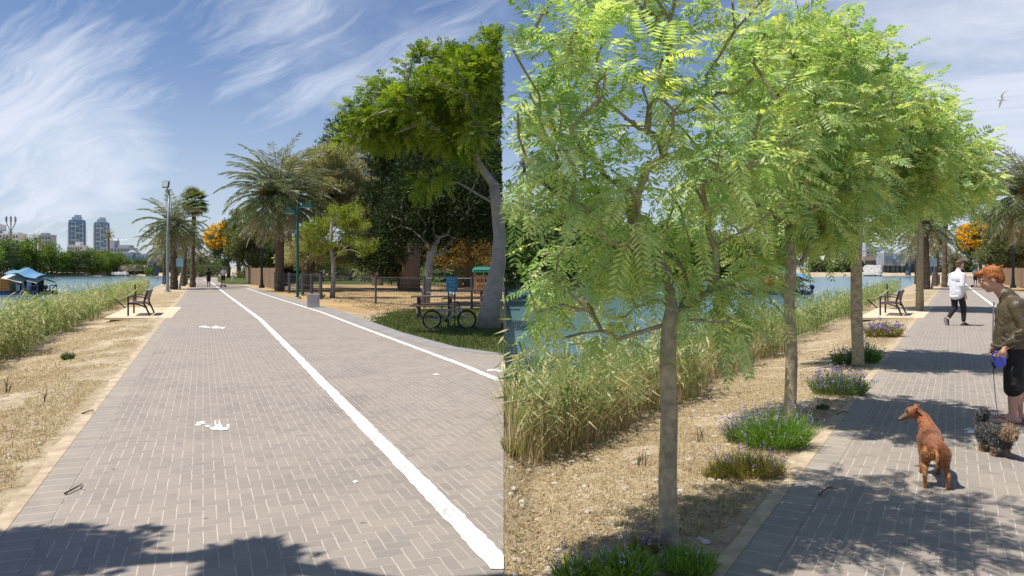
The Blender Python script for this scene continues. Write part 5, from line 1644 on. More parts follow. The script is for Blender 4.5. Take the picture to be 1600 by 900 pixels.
for px, py, lb in ((600, 446, 'low dark bench behind the fence left of the dry bush'), (497, 440, 'brown bench behind the picket fence')):
    e = empty('park_bench', G(px, py), R(5), lb, 'bench')
    mb = MB(); mb.box((0, 0, .45), (1.7, .4, .05)); mb.build('seat', M['table2'], e)
    mb = MB(); mb.box((0, .22, .75), (1.7, .05, .35), (R(-10), 0, 0)); mb.build('backrest', M['table2'], e)
    for x in (-.7, .7):
        mb = MB(); mb.box((x, 0, .22), (.08, .4, .44)); mb.build('leg', M['dark_steel'], e)

# ------------------------------------------------------------------ houseboat
M['hull'] = mat('hull_navy', (0.018, 0.022, 0.10), 0.5, var=.25)
M['cabin'] = mat('cabin_ochre', (0.42, 0.20, 0.03), 0.75, var=.15)
M['tarp'] = mat('tarp_blue', (0.10, 0.25, 0.40), 0.7, var=.12)
M['tarp_w'] = mat('tarp_white', (0.55, 0.52, 0.46), 0.8, var=.08)
M['door_b'] = mat('door_pale_blue', (0.38, 0.50, 0.56), 0.6, var=.08)
M['dark'] = mat('dark_inside', (0.03, 0.03, 0.035), 0.8)
M['seat_gr'] = mat('chair_green', (0.05, 0.13, 0.10), 0.7)
def boat(k):
    Y0 = 75.0; u = Y0 / F
    x0 = P(35, 0, Y0).x + (SH * Y0 if k else 0) + (0 if not k else 0)
    if k: x0 = P(1221, 0, Y0).x
    e = empty('houseboat', (x0, Y0, -1.0), R(-3), ('houseboat with blue tarp on the river at the left edge', 'houseboat with pale blue tarp behind the second young trunk')[k], 'houseboat')
    p = lambda px: (px - 35) * u
    q = lambda py: (461.5 - py) * u
    mb = MB(); mb.prism([(p(-22), -1.5), (p(76), -1.5), (p(76), 1.6), (p(-22), 1.6)], -.25, .28); mb.prism([(p(-18), -1.2), (p(72), -1.2), (p(72), 1.3), (p(-18), 1.3)], .283, .36); mb.build('hull', M['hull'], e)
    mb = MB(); mb.box(((p(9) + p(37)) / 2, .1, (q(437) + .3) / 2), (p(37) - p(9), 2.0, q(437) - .3))
    for z in np.linspace(.5, q(438), 5): mb.box(((p(9) + p(37)) / 2, -.92, z), (p(37) - p(9), .02, .03))
    cb = mb.build('cabin', M['cabin'], e)
    mb = MB(); mb.box((p(51), .2, (q(439) + .3) / 2), (p(58) - p(42), 1.6, q(439) - .3)); mb.build('inner_wall', M['dark'], e)
    mb = MB(); mb.box((p(39), -.95, (q(441) + .36) / 2), (p(42) - p(36.5), .06, q(441) - .36)); d = mb.build('door', M['door_b'], e)
    mb = MB(); mb.box((p(39), -.99, q(444)), (p(41) - p(38), .03, .35)); mb.build('window', M['car_glass'], d)
    mb = MB(); mb.box((p(47), -.9, (q(441) + .36) / 2), (.09, .09, q(441) - .36)); mb.box((p(56), -.9, q(447)), (p(60) - p(53), .05, .9)); mb.build('door_frame', M['door_b'], e)
    # draped tarpaulin: real cloth surface with sag
    def cloth(name, corners, peak, m, zoff=0):
        mb = MB(); n = 12; V = []
        (ax, az), (bx, bz) = corners
        for i in range(n + 1):
            for j in range(n + 1):
                s, t = i / n, j / n
                x = ax + (bx - ax) * s
                yy = -1.45 + 2.9 * t
                z = az + (bz - az) * s + peak * math.exp(-((s - .42) / .16) ** 2) * (1 - .6 * abs(t - .5)) - .10 * math.sin(3.1 * s) * math.sin(9 * t) * .5 - .38 * abs(2 * t - 1) ** 2 + zoff
                V.append((x, yy, z))
        Fc = [[i * (n + 1) + j, (i + 1) * (n + 1) + j, (i + 1) * (n + 1) + j + 1, i * (n + 1) + j + 1] for i in range(n) for j in range(n)]
        mb.add(V, Fc); V2 = [(a, b_, c - .02) for a, b_, c in V]; mb.add(V2, [f[::-1] for f in Fc])
        return mb.build(name, m, e, smooth=True)
    cloth('blue_tarp', ((p(22), q(427)), (p(72), q(434))), .42, M['tarp'], .22)
    cloth('white_tarp', ((p(17), q(431)), (p(50), q(438))), .05, M['tarp_w'], .05)
    cloth('awning', ((p(58), q(434)), (p(74), q(438))), .02, M['tarp_w'], .0)
    for px in (20, 49, 61, 73):
        mb = MB(); mb.tube([(p(px), -1.3, .3), (p(px), -1.3, q(436))], .035, 6); mb.build('pole', M['galv'], e)
    for sx, (a, b_) in enumerate(((64, 75.5), (-4, 8))):
        for yy in (-1.4, 1.4):
            mb = MB()
            for w_ in ((a, .3, a, q(449)), (b_, .3, b_, q(447)), (a, q(449), b_, q(447)), (a, .3, b_, q(447)), (a, .35, b_, .35)):
                mb.tube([(p(w_[0]), yy, w_[1]), (p(w_[2]), yy, w_[3])], .05, 6)
            mb.build('side_frame', M['hull'], e)
    mb = MB(); mb.tube([(p(54), -1.35, q(449)), (p(64), -1.35, q(449))], .04, 6); mb.tube([(p(54), -1.35, q(454)), (p(64), -1.35, q(454))], .04, 6); mb.tube([(p(54), -1.35, .3), (p(54), -1.35, q(449))], .04, 6); mb.build('railing', M['hull'], e)
    mb = MB(); mb.ell((p(79), -.6, q(450)), (.24, .2, .26), 8, 6); mb.tube([(p(79), -.6, q(452)), (p(79.5), -.6, -.2)], .09, 6); mb.tube([(p(75), -.6, q(451)), (p(80), -.6, q(452))], .06, 5); mb.build('outboard_motor', M['dark'], e)
    mb = MB(); mb.tube([(p(60), -1.56, .05), (p(64), -1.56, .05)], .2, 8); mb.build('fender', M['dark'], e)
    t = MB(); t.box((0, 0, .25), (.5, .5, .06)); t.box((0, .25, .5), (.5, .06, .55))
    for a in (-.22, .22):
        for b_ in (-.22, .22): t.tube([(a, b_, 0), (a, b_, .25)], .03, 4)
    o = t.build('deck_chair', M['seat_gr'], None, loc=(x0 + p(29), Y0 - 1.15, -1.0 + .36)); tag(o, ('green chair on the deck of the left houseboat', 'green chair on the deck of the right houseboat')[k], 'chair')
boat(0); boat(1)
# ------------------------------------------------------------------ people and animals
def organic(prims, voxel, smooth=6, fac=0.5):
    mb = MB()
    for q in prims:
        if q[0] == 'c':
            _, a, b, r0, r1 = q
            a, b = Vector(a), Vector(b)
            k = 4
            L = (b - a).length
            mb.tube([tuple(a.lerp(b, t / k)) for t in range(k + 1)], [r0 + (r1 - r0) * t / k for t in range(k + 1)], 12)
            mb.ell(tuple(a), (r0,) * 3, 12, 8); mb.ell(tuple(b), (r1,) * 3, 12, 8)
        else:
            mb.ell(q[1], q[2], 16, 12, q[3] if len(q) > 3 else None)
    tmp = mb.build('tmp', M['conc'])
    md = tmp.modifiers.new('r', 'REMESH'); md.mode = 'VOXEL'; md.voxel_size = voxel
    sm = tmp.modifiers.new('s', 'SMOOTH'); sm.factor = fac; sm.iterations = smooth
    bpy.context.view_layer.update()
    dg = bpy.context.evaluated_depsgraph_get()
    me = bpy.data.meshes.new_from_object(tmp.evaluated_get(dg))
    bpy.data.objects.remove(tmp, do_unlink=True)
    me.polygons.foreach_set('use_smooth', [True] * len(me.polygons))
    me.materials.clear()
    return me

def place(me, name, mats, parent, fn=None):
    for m_ in (mats if isinstance(mats, (list, tuple)) else [mats]): me.materials.append(m_)
    if fn:
        for p_ in me.polygons: p_.material_index = fn(p_.center)
    o = bpy.data.objects.new(name, me); C.objects.link(o); o.parent = parent
    return o

def skin_mat(name, col):
    m = mat(name, col, 0.5, var=.10, scale=18, spec=.35)
    b = m.node_tree.nodes['Principled BSDF']
    b.inputs['Subsurface Weight'].default_value = 0.12
    b.inputs['Subsurface Radius'].default_value = (0.02, 0.008, 0.004)
    return m
M['skin'] = skin_mat('skin_fair', (0.62, 0.34, 0.24))
M['skin2'] = skin_mat('skin_fair_walker', (0.55, 0.34, 0.25))  # plain skin colour of the walking man, a little less red
M['skin3'] = skin_mat('skin_tan', (0.36, 0.20, 0.13))
M['hair_red'] = mat('hair_red', (0.40, 0.15, 0.05), 0.6, var=.4, scale=60, bump=.6, bscale=90)
M['hair_red_s'] = leafmat('hair_red_strands', [(0.30, 0.09, 0.02), (0.48, 0.18, 0.05), (0.62, 0.28, 0.10)], .15, .45)
M['hair_br'] = mat('hair_brown', (0.12, 0.07, 0.04), 0.6, var=.3, scale=60, bump=.5, bscale=90)
M['hair_dk'] = mat('hair_dark', (0.02, 0.015, 0.012), 0.6, var=.3, scale=50)
M['jacket'] = mat('jacket_leather', (0.085, 0.065, 0.035), 0.42, var=.45, scale=7, bump=.8, bscale=16, spec=.5)
M['shorts'] = mat('shorts_black', (0.022, 0.020, 0.018), 0.85, var=.3, scale=12, bump=.5, bscale=25)
M['cloth_bk'] = mat('trousers_black', (0.020, 0.020, 0.022), 0.85, var=.3, scale=12, bump=.5, bscale=25)
M['shirt_w'] = mat('shirt_white', (0.66, 0.65, 0.70), 0.8, var=.04, scale=10, bump=.5, bscale=12)
M['sneaker'] = mat('sneaker_dark', (0.03, 0.03, 0.035), 0.7)
M['sole'] = mat('sole_pale', (0.50, 0.48, 0.46), 0.7)
M['sandal'] = mat('sandal_brown', (0.22, 0.10, 0.06), 0.6)
M['blue_pl'] = mat('leash_blue', (0.10, 0.12, 0.62), 0.35, var=.04)
M['eye'] = mat('eye_dark', (0.015, 0.012, 0.01), 0.2)
M['eye_w'] = mat('eye_white', (0.6, 0.58, 0.55), 0.3)
M['lip'] = mat('lip', (0.45, 0.17, 0.14), 0.5)

def rotp(p, c, ay):
    """pitch a point forward (about the left axis) round c"""
    x, z = p[0] - c[0], p[2] - c[2]
    return (c[0] + x * math.cos(ay) + z * math.sin(ay), p[1], c[2] - x * math.sin(ay) + z * math.cos(ay))

def head_prims(c, s, tilt):
    f = lambda x, y, z: rotp((c[0] + x * s, c[1] + y * s, c[2] + z * s), c, tilt)
    t = (0, tilt, 0)
    return [('e', f(-.012, 0, .03), (.100 * s, .078 * s, .098 * s), t),       # skull
            ('e', f(.030, 0, -.03), (.064 * s, .060 * s, .085 * s), t),       # face
            ('e', f(.050, 0, -.085), (.036 * s, .038 * s, .030 * s), t),      # chin
            ('e', f(.020, 0, -.070), (.055 * s, .055 * s, .040 * s), t),      # jaw
            ('c', f(.088, 0, .012), f(.112, 0, -.026), .011 * s, .016 * s),   # nose
            ('e', f(.076, 0, .028), (.018 * s, .050 * s, .012 * s), t),       # brow
            ('e', f(.084, 0, -.052), (.014 * s, .026 * s, .013 * s), t),      # mouth
            ('e', f(-.004, .079 * 1, -.006), (.022 * s, .012 * s, .034 * s), t), ('e', f(-.004, -.079, -.006), (.022 * s, .012 * s, .034 * s), t),
            ('e', f(.060, .034, -.020), (.020 * s, .018 * s, .018 * s), t), ('e', f(.060, -.034, -.020), (.020 * s, .018 * s, .018 * s), t)]

def face_bits(c, s, tilt, par):
    f = lambda x, y, z: rotp((c[0] + x * s, c[1] + y * s, c[2] + z * s), c, tilt)
    for sg in (-1, 1):
        mb = MB(); mb.ell(f(.083, sg * .031, .008), (.010 * s, .013 * s, .009 * s), 8, 6); o = mb.build('eye', M['eye_w'], par, True)
        mb = MB(); mb.ell(f(.091, sg * .031, .007), (.005 * s, .006 * s, .006 * s), 8, 6); mb.build('iris', M['eye'], o, True)
    mb = MB(); mb.ell(f(.095, 0, -.053), (.006 * s, .022 * s, .006 * s), 8, 5); mb.build('lips', M['lip'], par, True)

def hand_prims(w, d, side, thumb, s=1.0, curl=0.6, palm_n=None):
    """w wrist, d direction of the hand, side: axis across the knuckles, thumb: direction of the thumb"""
    w, d, side, thumb = Vector(w), Vector(d).normalized(), Vector(side).normalized(), Vector(thumb).normalized()
    nrm = d.cross(side).normalized() if palm_n is None else Vector(palm_n).normalized()
    out = [('c', w, w + d * .035 * s, .026 * s, .030 * s)]
    for i in range(4):
        o = (i - 1.5) * .020 * s
        b0 = w + d * .03 * s + side * o * .8
        k1 = w + d * .088 * s + side * o
        out.append(('c', b0, k1, .016 * s, .0115 * s))
        L = (.040, .046, .043, .034)[i] * s
        k2 = k1 + (d * math.cos(curl) + nrm * math.sin(curl)) * L
        k3 = k2 + (d * math.cos(curl * 2.1) + nrm * math.sin(curl * 2.1)) * L * .75
        out += [('c', k1, k2, .0105 * s, .0095 * s), ('c', k2, k3, .0095 * s, .0075 * s)]
    t0 = w + d * .025 * s + thumb * .022 * s
    t1 = t0 + (d * .6 + thumb * .7).normalized() * .045 * s
    t2 = t1 + (d * .9 + thumb * .15 + nrm * .3).normalized() * .035 * s
    out += [('c', t0, t1, .015 * s, .012 * s), ('c', t1, t2, .012 * s, .0095 * s)]
    return out

def foot_prims(a, d, s=1.0, pitch=0.0):
    a, d = Vector(a), Vector(d).normalized()
    up = Vector((0, 0, 1))
    lat = d.cross(up)
    dd = (d * math.cos(pitch) - up * math.sin(pitch)); uu = (up * math.cos(pitch) + d * math.sin(pitch))
    P_ = lambda x, y, z: a + dd * x * s + lat * y * s + uu * z * s
    return [('c', P_(-.045, 0, -.045), P_(.06, 0, -.035), .034 * s, .034 * s), ('c', P_(.02, 0, -.01), P_(.12, .008, -.05), .034 * s, .024 * s), ('c', P_(.06, -.02, -.055), P_(.15, -.024, -.062), .025 * s, .016 * s),
            ('c', P_(.06, .02, -.055), P_(.165, .022, -.060), .025 * s, .018 * s)] + [('c', P_(.14, y, -.062), P_(.185 - abs(y - .02) * .8, y * 1.1, -.064), .013 * s, .011 * s) for y in (-.035, -.018, 0, .02)]

# ---- red haired man looking down at the small dog (faces left, his left side towards us)
MR = 158
def man_red():
    base = G(1582, 660)
    e = empty('person', base, R(MR), 'red haired man in leather jacket and black shorts looking down, holding a blue leash handle', 'person')
    hc = (.195, 0, 1.49)
    neck = (.075, 0, 1.33)
    hw = (.115, .205, .775)
    pr = head_prims(hc, 1.08, .42) + [('c', neck, (.16, 0, 1.44), .062, .056), ('c', (.0, 0, 1.24), neck, .085, .066),
          ('e', (-.01, 0, 1.12), (.13, .19, .20)), ('e', (-.01, 0, .88), (.125, .16, .18)), ('e', (-.03, 0, .76), (.13, .165, .12)),
          ('c', (-.0, .18, 1.22), (-.06, .24, .98), .058, .045), ('c', (-.06, .24, .98), (.09, .215, .81), .044, .030),
          ('c', (-.0, -.18, 1.22), (-.02, -.24, .98), .058, .045), ('c', (-.02, -.24, .98), (.10, -.20, .81), .044, .030),
          ('c', (.0, .09, .74), (.015, .095, .42), .088, .060), ('c', (.015, .095, .42), (.02, .10, .10), .058, .036), ('e', (-.01, .1, .30), (.058, .052, .11)),
          ('c', (-.03, -.09, .74), (-.06, -.10, .42), .088, .060), ('c', (-.06, -.10, .42), (-.085, -.11, .10), .058, .036), ('e', (-.09, -.1, .30), (.058, .052, .11))]
    pr += hand_prims(hw, (.35, -.05, -1), (1, .1, .3), (.9, -.5, -.2), 1.0, .9, (.2, -1, .1))
    pr += hand_prims((.105, -.195, .79), (.3, .05, -1), (1, -.1, .3), (.9, .5, -.2), 1.0, .7, (.2, 1, .1))
    pr += foot_prims((.02, .10, .085), (1, .12, 0), 1.05) + foot_prims((-.085, -.11, .085), (1, -.1, 0), 1.05)
    me = organic(pr, .0068, 3)
    body = place(me, 'body', M['skin'], e)
    face_bits(hc, 1.08, .42, e)
    # hair
    f = lambda x, y, z: rotp((hc[0] + x, hc[1] + y, hc[2] + z), hc, .42)
    hp = [('e', f(-.025, 0, .060), (.104, .087, .080), (0, .42, 0)), ('e', f(-.060, 0, .0), (.062, .078, .078), (0, .42, 0)), ('e', f(.052, 0, .098), (.050, .062, .024), (0, .3, 0)), ('e', f(-.02, .078, .03), (.05, .02, .035)), ('e', f(-.02, -.078, .03), (.05, .02, .035))]
    hr = np.random.default_rng(3)
    for k in range(8):
        v = norm(hr.normal(size=3)); v[2] = abs(v[2]) * .9 + .1
        a = np.array(f(-.025 + v[0] * .10, v[1] * .085, .055 + v[2] * .08)); d = v * .5 + hr.normal(size=3) * .4 + np.array([.5, 0, .1])
        hp.append(('c', tuple(a), tuple(a + norm(d) * .028), .010, .005))
    hm = organic(hp, .006, 3)
    ho = place(hm, 'hair', M['hair_red'], e)
    cen = np.array([p_.center[:] for p_ in hm.polygons]); nr = np.array([p_.normal[:] for p_ in hm.polygons])
    kk = hr.choice(len(cen), 7000); cc, nn = cen[kk], nr[kk]
    dd = norm(nn * .15 + np.array([.35, 0, -.35]) * np.sign(cc[:, :1] - .12) + np.array([0, 0, -.2]) + hr.normal(size=cc.shape) * .16)
    sb = MB(); sb.rhombs(cc, dd, norm(np.cross(dd, hr.normal(size=cc.shape))), .020 * hr.uniform(.5, 1.3, len(cc)), np.full(len(cc), .0034), hr.uniform(0, 1, len(cc)), mid=.3)
    sb.build('strands', M['hair_red_s'], ho)
    # jacket: body, sleeves, collar
    jp = [('e', (-.01, 0, 1.12), (.165, .215, .20)), ('e', (-.005, 0, .98), (.165, .20, .20)), ('c', (-.0, 0, .96), (.01, 0, .82), .165, .168), ('c', (-.03, .1, 1.0), (-.02, .07, .84), .13, .13), ('c', (-.03, -.1, 1.0), (-.02, -.07, .84), .13, .13),
          ('c', (0, .08, 1.24), (-.0, .19, 1.215), .085, .080), ('c', (0, -.08, 1.24), (-.0, -.19, 1.215), .085, .080),
          ('c', (-.0, .19, 1.21), (-.065, .245, .985), .078, .068), ('c', (-.065, .245, .985), (.075, .215, .835), .066, .046),
          ('c', (-.0, -.19, 1.21), (-.03, -.245, .985), .078, .068), ('c', (-.03, -.245, .985), (.085, -.20, .835), .066, .046),
          ('c', (.02, 0, 1.26), (.06, 0, 1.335), .100, .078), ('e', (-.02, 0, 1.0), (.18, .16, .05))]
    for k in range(46):
        z = hr.uniform(.80, 1.2); a = hr.uniform(0, 6.28)
        c0 = (-.005 + .15 * math.cos(a), .185 * math.sin(a), z); c1 = (-.005 + .155 * math.cos(a + .5), .19 * math.sin(a + .5), z - hr.uniform(.02, .09))
        jp.append(('c', c0, c1, .016, .012))
    for k in range(14):
        t = hr.uniform(0, 1); c0 = Vector((-.065, .245, .985)).lerp(Vector((.06, .22, .85)), t) + Vector((hr.normal() * .03, .045, hr.normal() * .02))
        jp.append(('c', c0, c0 + Vector((.05, 0, -.02)), .014, .010))
    jm = organic(jp, .0085, 3)
    place(jm, 'jacket', M['jacket'], e)
    mb = MB(); mb.tube([(.165, .0, 1.25), (.172, .0, 1.05), (.178, .0, .84)], .007, 6); mb.tube([(.06, .168, .93), (.10, .158, .87)], .004, 5); mb.build('zip', M['rim'], e)
    mb = MB(); mb.tube([(-.045, 0, 0)] * 0 or [(.02 + .155 * math.cos(a * .2618), .155 * math.sin(a * .2618) * 1.15, .795 + .004 * math.sin(a * 2)) for a in range(25)], .020, 8, cap=False); mb.build('hem', M['jacket'], e, smooth=True)
    # shorts
    sp = [('e', (-.01, 0, .80), (.145, .175, .09)), ('c', (-.005, .085, .76), (.015, .097, .36), .108, .088), ('c', (-.035, -.085, .76), (-.06, -.10, .36), .108, .088), ('e', (-.02, 0, .72), (.14, .16, .09)),
          ('e', (.0, .175, .56), (.06, .025, .07))]
    for k in range(24):
        z = hr.uniform(.36, .7); a = hr.uniform(0, 6.28); sg = 1 if k % 2 else -1
        cx = .01 if sg > 0 else -.05
        sp.append(('c', (cx + .09 * math.cos(a), sg * .095 + .09 * math.sin(a), z), (cx + .09 * math.cos(a + .7), sg * .095 + .09 * math.sin(a + .7), z - .04), .014, .009))
    place(organic(sp, .0085, 3), 'shorts', M['shorts'], e)
    for (x, y, sg) in ((.02, .10, .12), (-.085, -.11, -.1)):
        mb = MB(); poly = [(-.10, -.035), (.0, -.042), (.10, -.052), (.17, -.048), (.20, -.01), (.19, .035), (.12, .05), (.0, .038), (-.09, .036), (-.115, 0)]
        c_, s_ = math.cos(sg), math.sin(sg)
        mb.prism([(x + a * c_ - b_ * s_, y + a * s_ + b_ * c_) for a, b_ in poly], .0, .018)
        mb.tube([(x + .02, y - .045, .02), (x + .10, y - .02, .062), (x + .145, y - .008, .05), (x + .16, y - .012, .02)], .009, 6)
        mb.tube([(x + .02, y + .045, .02), (x + .09, y + .03, .064), (x + .145, y - .008, .05)], .009, 6)
        mb.build('flip_flop', M['sandal'], e)
    # what he holds
    wp = Matrix.Translation(base) @ Matrix.Rotation(R(MR), 4, 'Z')
    hl = wp @ Vector((.155, .195, .665))
    l = empty('leash_handle', hl, R(MR), 'round blue retractable leash handle in the hand of the red haired man', 'leash')
    mb = MB(); n = 24
    mb.tube([(0, -.022, -.02), (0, .022, -.02)], .055, 20); mb.tube([(0, -.026, -.02), (0, .026, -.02)], .044, 20); mb.build('case', M['blue_pl'], l)
    mb = MB(); mb.tube([(-.045, 0, -.0), (-.062, 0, .045), (-.035, 0, .075), (.03, 0, .082), (.065, 0, .05), (.045, 0, .0)], .011, 8); mb.build('grip', M['blue_pl'], l)
    mb = MB(); mb.box((.052, 0, -.055), (.02, .03, .07), (0, R(25), 0)); mb.build('nozzle', M['saddle'], l)
    end = (Matrix.Translation(hl) @ Matrix.Rotation(R(MR), 4, 'Z')).inverted() @ Vector((G(1551, 700).x, 6.50, .30))
    mb = MB(); a = Vector((.055, 0, -.09)); mb.tube([tuple(a.lerp(end, t / 8) - Vector((0, 0, .05 * math.sin(math.pi * t / 8)))) for t in range(9)], .0035, 4); mb.build('cord', M['saddle'], l)
man_red()

# ---- man in white shirt walking away to the right
def man_white():
    base = G(1496, 509)
    e = empty('person', base, R(16), 'young man in loose white shirt and black trousers walking away, looking right', 'person')
    S = 1.0
    hc = (.09, 0, 1.715)
    pr = head_prims(hc, 1.05, .05) + [('c', (.03, 0, 1.52), (.06, 0, 1.65), .062, .056), ('c', (.0, 0, 1.44), (.03, 0, 1.53), .09, .066),
          ('e', (0, 0, 1.30), (.12, .18, .20)), ('e', (0, 0, 1.08), (.11, .15, .2)), ('e', (0, 0, .95), (.12, .155, .12)),
          ('c', (0, .17, 1.43), (-.04, .215, 1.14), .052, .042), ('c', (-.04, .215, 1.14), (.10, .20, .92), .040, .028),
          ('c', (0, -.17, 1.43), (-.06, -.215, 1.13), .052, .042), ('c', (-.06, -.215, 1.13), (.06, -.205, .88), .040, .028),
          ('c', (.02, -.085, .92), (.12, -.09, .50), .085, .060), ('c', (.12, -.09, .50), (.12, -.09, .10), .055, .036),
          ('c', (-.02, .085, .92), (.0, .09, .50), .085, .060), ('c', (.0, .09, .50), (-.24, .09, .20), .055, .036)]
    pr += hand_prims((.065, -.205, .87), (.15, 0, -1), (1, 0, .1), (.8, .5, -.2), 1.05, .5, (0, 1, .1))
    pr += hand_prims((.105, .20, .91), (.3, 0, -1), (1, 0, .3), (.8, -.5, -.2), 1.05, .5, (0, -1, .1))
    me = organic(pr, .008, 3)
    place(me, 'body', M['skin2'], e)
    face_bits(hc, 1.05, .05, e)
    f = lambda x, y, z: (hc[0] + x, hc[1] + y, hc[2] + z)
    place(organic([('e', f(-.02, 0, .060), (.108, .088, .078)), ('e', f(-.052, 0, .0), (.066, .078, .07)), ('e', f(.05, 0, .10), (.05, .055, .026)), ('e', f(-.01, 0, .125), (.07, .05, .02))], .008, 2), 'hair', M['hair_br'], e)
    jp = [('e', (-.0, 0, 1.32), (.155, .215, .19)), ('c', (-.0, 0, 1.20), (-.02, 0, .90), .155, .16), ('c', (0, .08, 1.15), (0, .06, .90), .125, .135), ('c', (0, -.08, 1.15), (0, -.06, .88), .125, .135),
          ('c', (0, .08, 1.45), (0, .18, 1.42), .075, .075), ('c', (0, -.08, 1.45), (0, -.18, 1.42), .075, .075),
          ('c', (0, .18, 1.42), (-.04, .215, 1.14), .075, .062), ('c', (-.04, .215, 1.14), (.06, .205, 1.0), .062, .05),
          ('c', (0, -.18, 1.42), (-.06, -.215, 1.13), .075, .062), ('c', (-.06, -.215, 1.13), (.03, -.21, .98), .062, .052), ('c', (.01, 0, 1.48), (.04, 0, 1.555), .085, .070),
          ('e', (-.09, 0, .82), (.09, .14, .09)), ('e', (.06, -.12, .84), (.08, .06, .08))]
    hr = np.random.default_rng(8)
    for k in range(30):
        z = hr.uniform(.85, 1.35); a = hr.uniform(0, 6.28)
        jp.append(('c', (.16 * math.cos(a), .20 * math.sin(a), z), (.16 * math.cos(a + .25), .20 * math.sin(a + .25), z - .14), .014, .009))
    place(organic(jp, .011, 3), 'shirt', M['shirt_w'], e)
    tp = [('e', (0, 0, .92), (.135, .165, .10)), ('c', (.02, -.085, .9), (.12, -.09, .5), .098, .078), ('c', (.12, -.09, .5), (.12, -.09, .16), .076, .055),
          ('c', (-.02, .085, .9), (.0, .09, .5), .098, .078), ('c', (.0, .09, .5), (-.20, .09, .25), .076, .055)]
    place(organic(tp, .010, 3), 'trousers', M['cloth_bk'], e)
    for (a, d, pt) in (((.12, -.09, .085), (1, 0, 0), 0.0), ((-.25, .09, .17), (1, 0, 0), 1.15)):
        sh = organic(foot_prims(a, d, 1.25, pt), .010, 3); o = place(sh, 'shoe', M['sneaker'], e)
        A, D = Vector(a), Vector((math.cos(pt), 0, -math.sin(pt))); U = Vector((math.sin(pt), 0, math.cos(pt)))
        q = A + D * .08 - U * .083
        mb = MB(); mb.box(tuple(q), (.31, .09, .028), (0, pt, 0)); mb.build('sole', M['sole'], o)
man_white()

# ---- small distant people
def far_person(px, py, h, label, top, bottom, hair, rz=90, stride=.1, shift=0, skirt=False, ride=False):
    b = G(px, py); b = RT(b) if shift else b
    s = h / 1.75
    e = empty('person', b + Vector((0, 0, .17 if ride else 0)), R(rz), label, 'person'); e.scale = (s, s, s)
    pr = head_prims((.03, 0, 1.62), 1.05, .1) + [('c', (0, 0, 1.42), (.02, 0, 1.56), .06, .055), ('e', (0, 0, 1.25), (.11, .18, .19)), ('e', (0, 0, 1.0), (.12, .16, .18)),
         ('c', (0, .17, 1.38), (-.02, .25, 1.1), .05, .04), ('c', (-.02, .25, 1.1), (.15 if ride else .06, .2, 1.1 if ride else .86), .04, .03),
         ('c', (0, -.17, 1.38), (-.02, -.25, 1.1), .05, .04), ('c', (-.02, -.25, 1.1), (.15 if ride else .06, -.2, 1.1 if ride else .86), .04, .03),
         ('c', (0, .085, .9), (stride * .6, .09, .48), .085, .06), ('c', (stride * .6, .09, .48), (stride, .09, .08), .055, .036),
         ('c', (0, -.085, .9), (-stride * .2, -.09, .48), .085, .06), ('c', (-stride * .2, -.09, .48), (-stride * 1.4, -.09, .08), .055, .036),
         ('c', (stride - .04, .09, .04), (stride + .15, .09, .035), .04, .03), ('c', (-stride * 1.4 - .04, -.09, .04), (-stride * 1.4 + .15, -.09, .035), .04, .03)]
    place(organic(pr, .018, 2), 'body', M['skin3'], e)
    place(organic([('e', (0, 0, 1.68), (.11, .09, .08)), ('e', (-.06, 0, 1.6), (.06, .08, .10)), ('c', (-.08, 0, 1.55), (-.10, 0, 1.38), .04, .025)], .018, 2), 'hair', hair, e)
    place(organic([('e', (0, 0, 1.27), (.14, .205, .19)), ('c', (0, 0, 1.2), (0, 0, .98), .15, .15), ('c', (0, .16, 1.38), (-.01, .23, 1.2), .07, .06), ('c', (0, -.16, 1.38), (-.01, -.23, 1.2), .07, .06)], .018, 2), 'shirt', top, e)
    bl = [('e', (0, 0, .92), (.14, .17, .11))] + ([('c', (0, 0, .9), (0, 0, .68), .15, .19)] if skirt else [('c', (0, .085, .88), (stride * .5, .09, .55), .1, .085), ('c', (0, -.085, .88), (-stride * .2, -.09, .55), .1, .085)])
    place(organic(bl, .018, 2), 'shorts', bottom, e)
    return e
far_person(326, 448.8, 1.62, 'woman in black top and short black skirt walking away on the left path', M['cloth_bk'], M['cloth_bk'], M['hair_dk'], 112, skirt=True)
M['cyan_w'] = mat('shirt_pale', (0.55, 0.58, 0.55), 0.8)
def scooter(px, py, shift, label):
    b = G(px, py); b = RT(b) if shift else b
    e = empty('scooter', b, R(-90), label, 'scooter')
    mb = MB(); mb.box((0, 0, .14), (.8, .18, .05)); mb.build('deck', M['saddle'], e)
    for x in (-.45, .48):
        mb = MB(); mb.tube([(x, -.03, .11), (x, .03, .11)], .11, 14); mb.build('wheel', M['tyre'], e)
    mb = MB(); mb.tube([(.48, 0, .12), (.40, 0, 1.15)], .03, 8); mb.build('stem', M['saddle'], e)
    mb = MB(); mb.tube([(.40, -.26, 1.15), (.40, .26, 1.15)], .02, 6); mb.build('handlebar', M['saddle'], e)
scooter(349, 449.2, 0, 'black scooter on the left path beside the white line')
far_person(349, 449.2, 1.62, 'person in pale shirt riding a scooter on the left path', M['shirt_w'], M['cloth_bk'], M['hair_br'], -90, .05, ride=True)
scooter(349, 449.2, 1, 'black scooter on the right path behind the red haired man')
far_person(349, 449.2, 1.62, 'person in pale shirt riding a scooter, left of the red haired man', M['shirt_w'], M['cloth_bk'], M['hair_br'], -90, .05, 1, ride=True)
far_person(363.5, 445.5, 1.25, 'child in pale clothes at the right edge of the left path', M['cyan_w'], M['cyan_w'], M['hair_br'], -60, .12)
far_person(363.5, 445.5, 1.25, 'child in pale clothes just beside the face of the red haired man', M['cyan_w'], M['cyan_w'], M['hair_br'], -60, .12, 1)

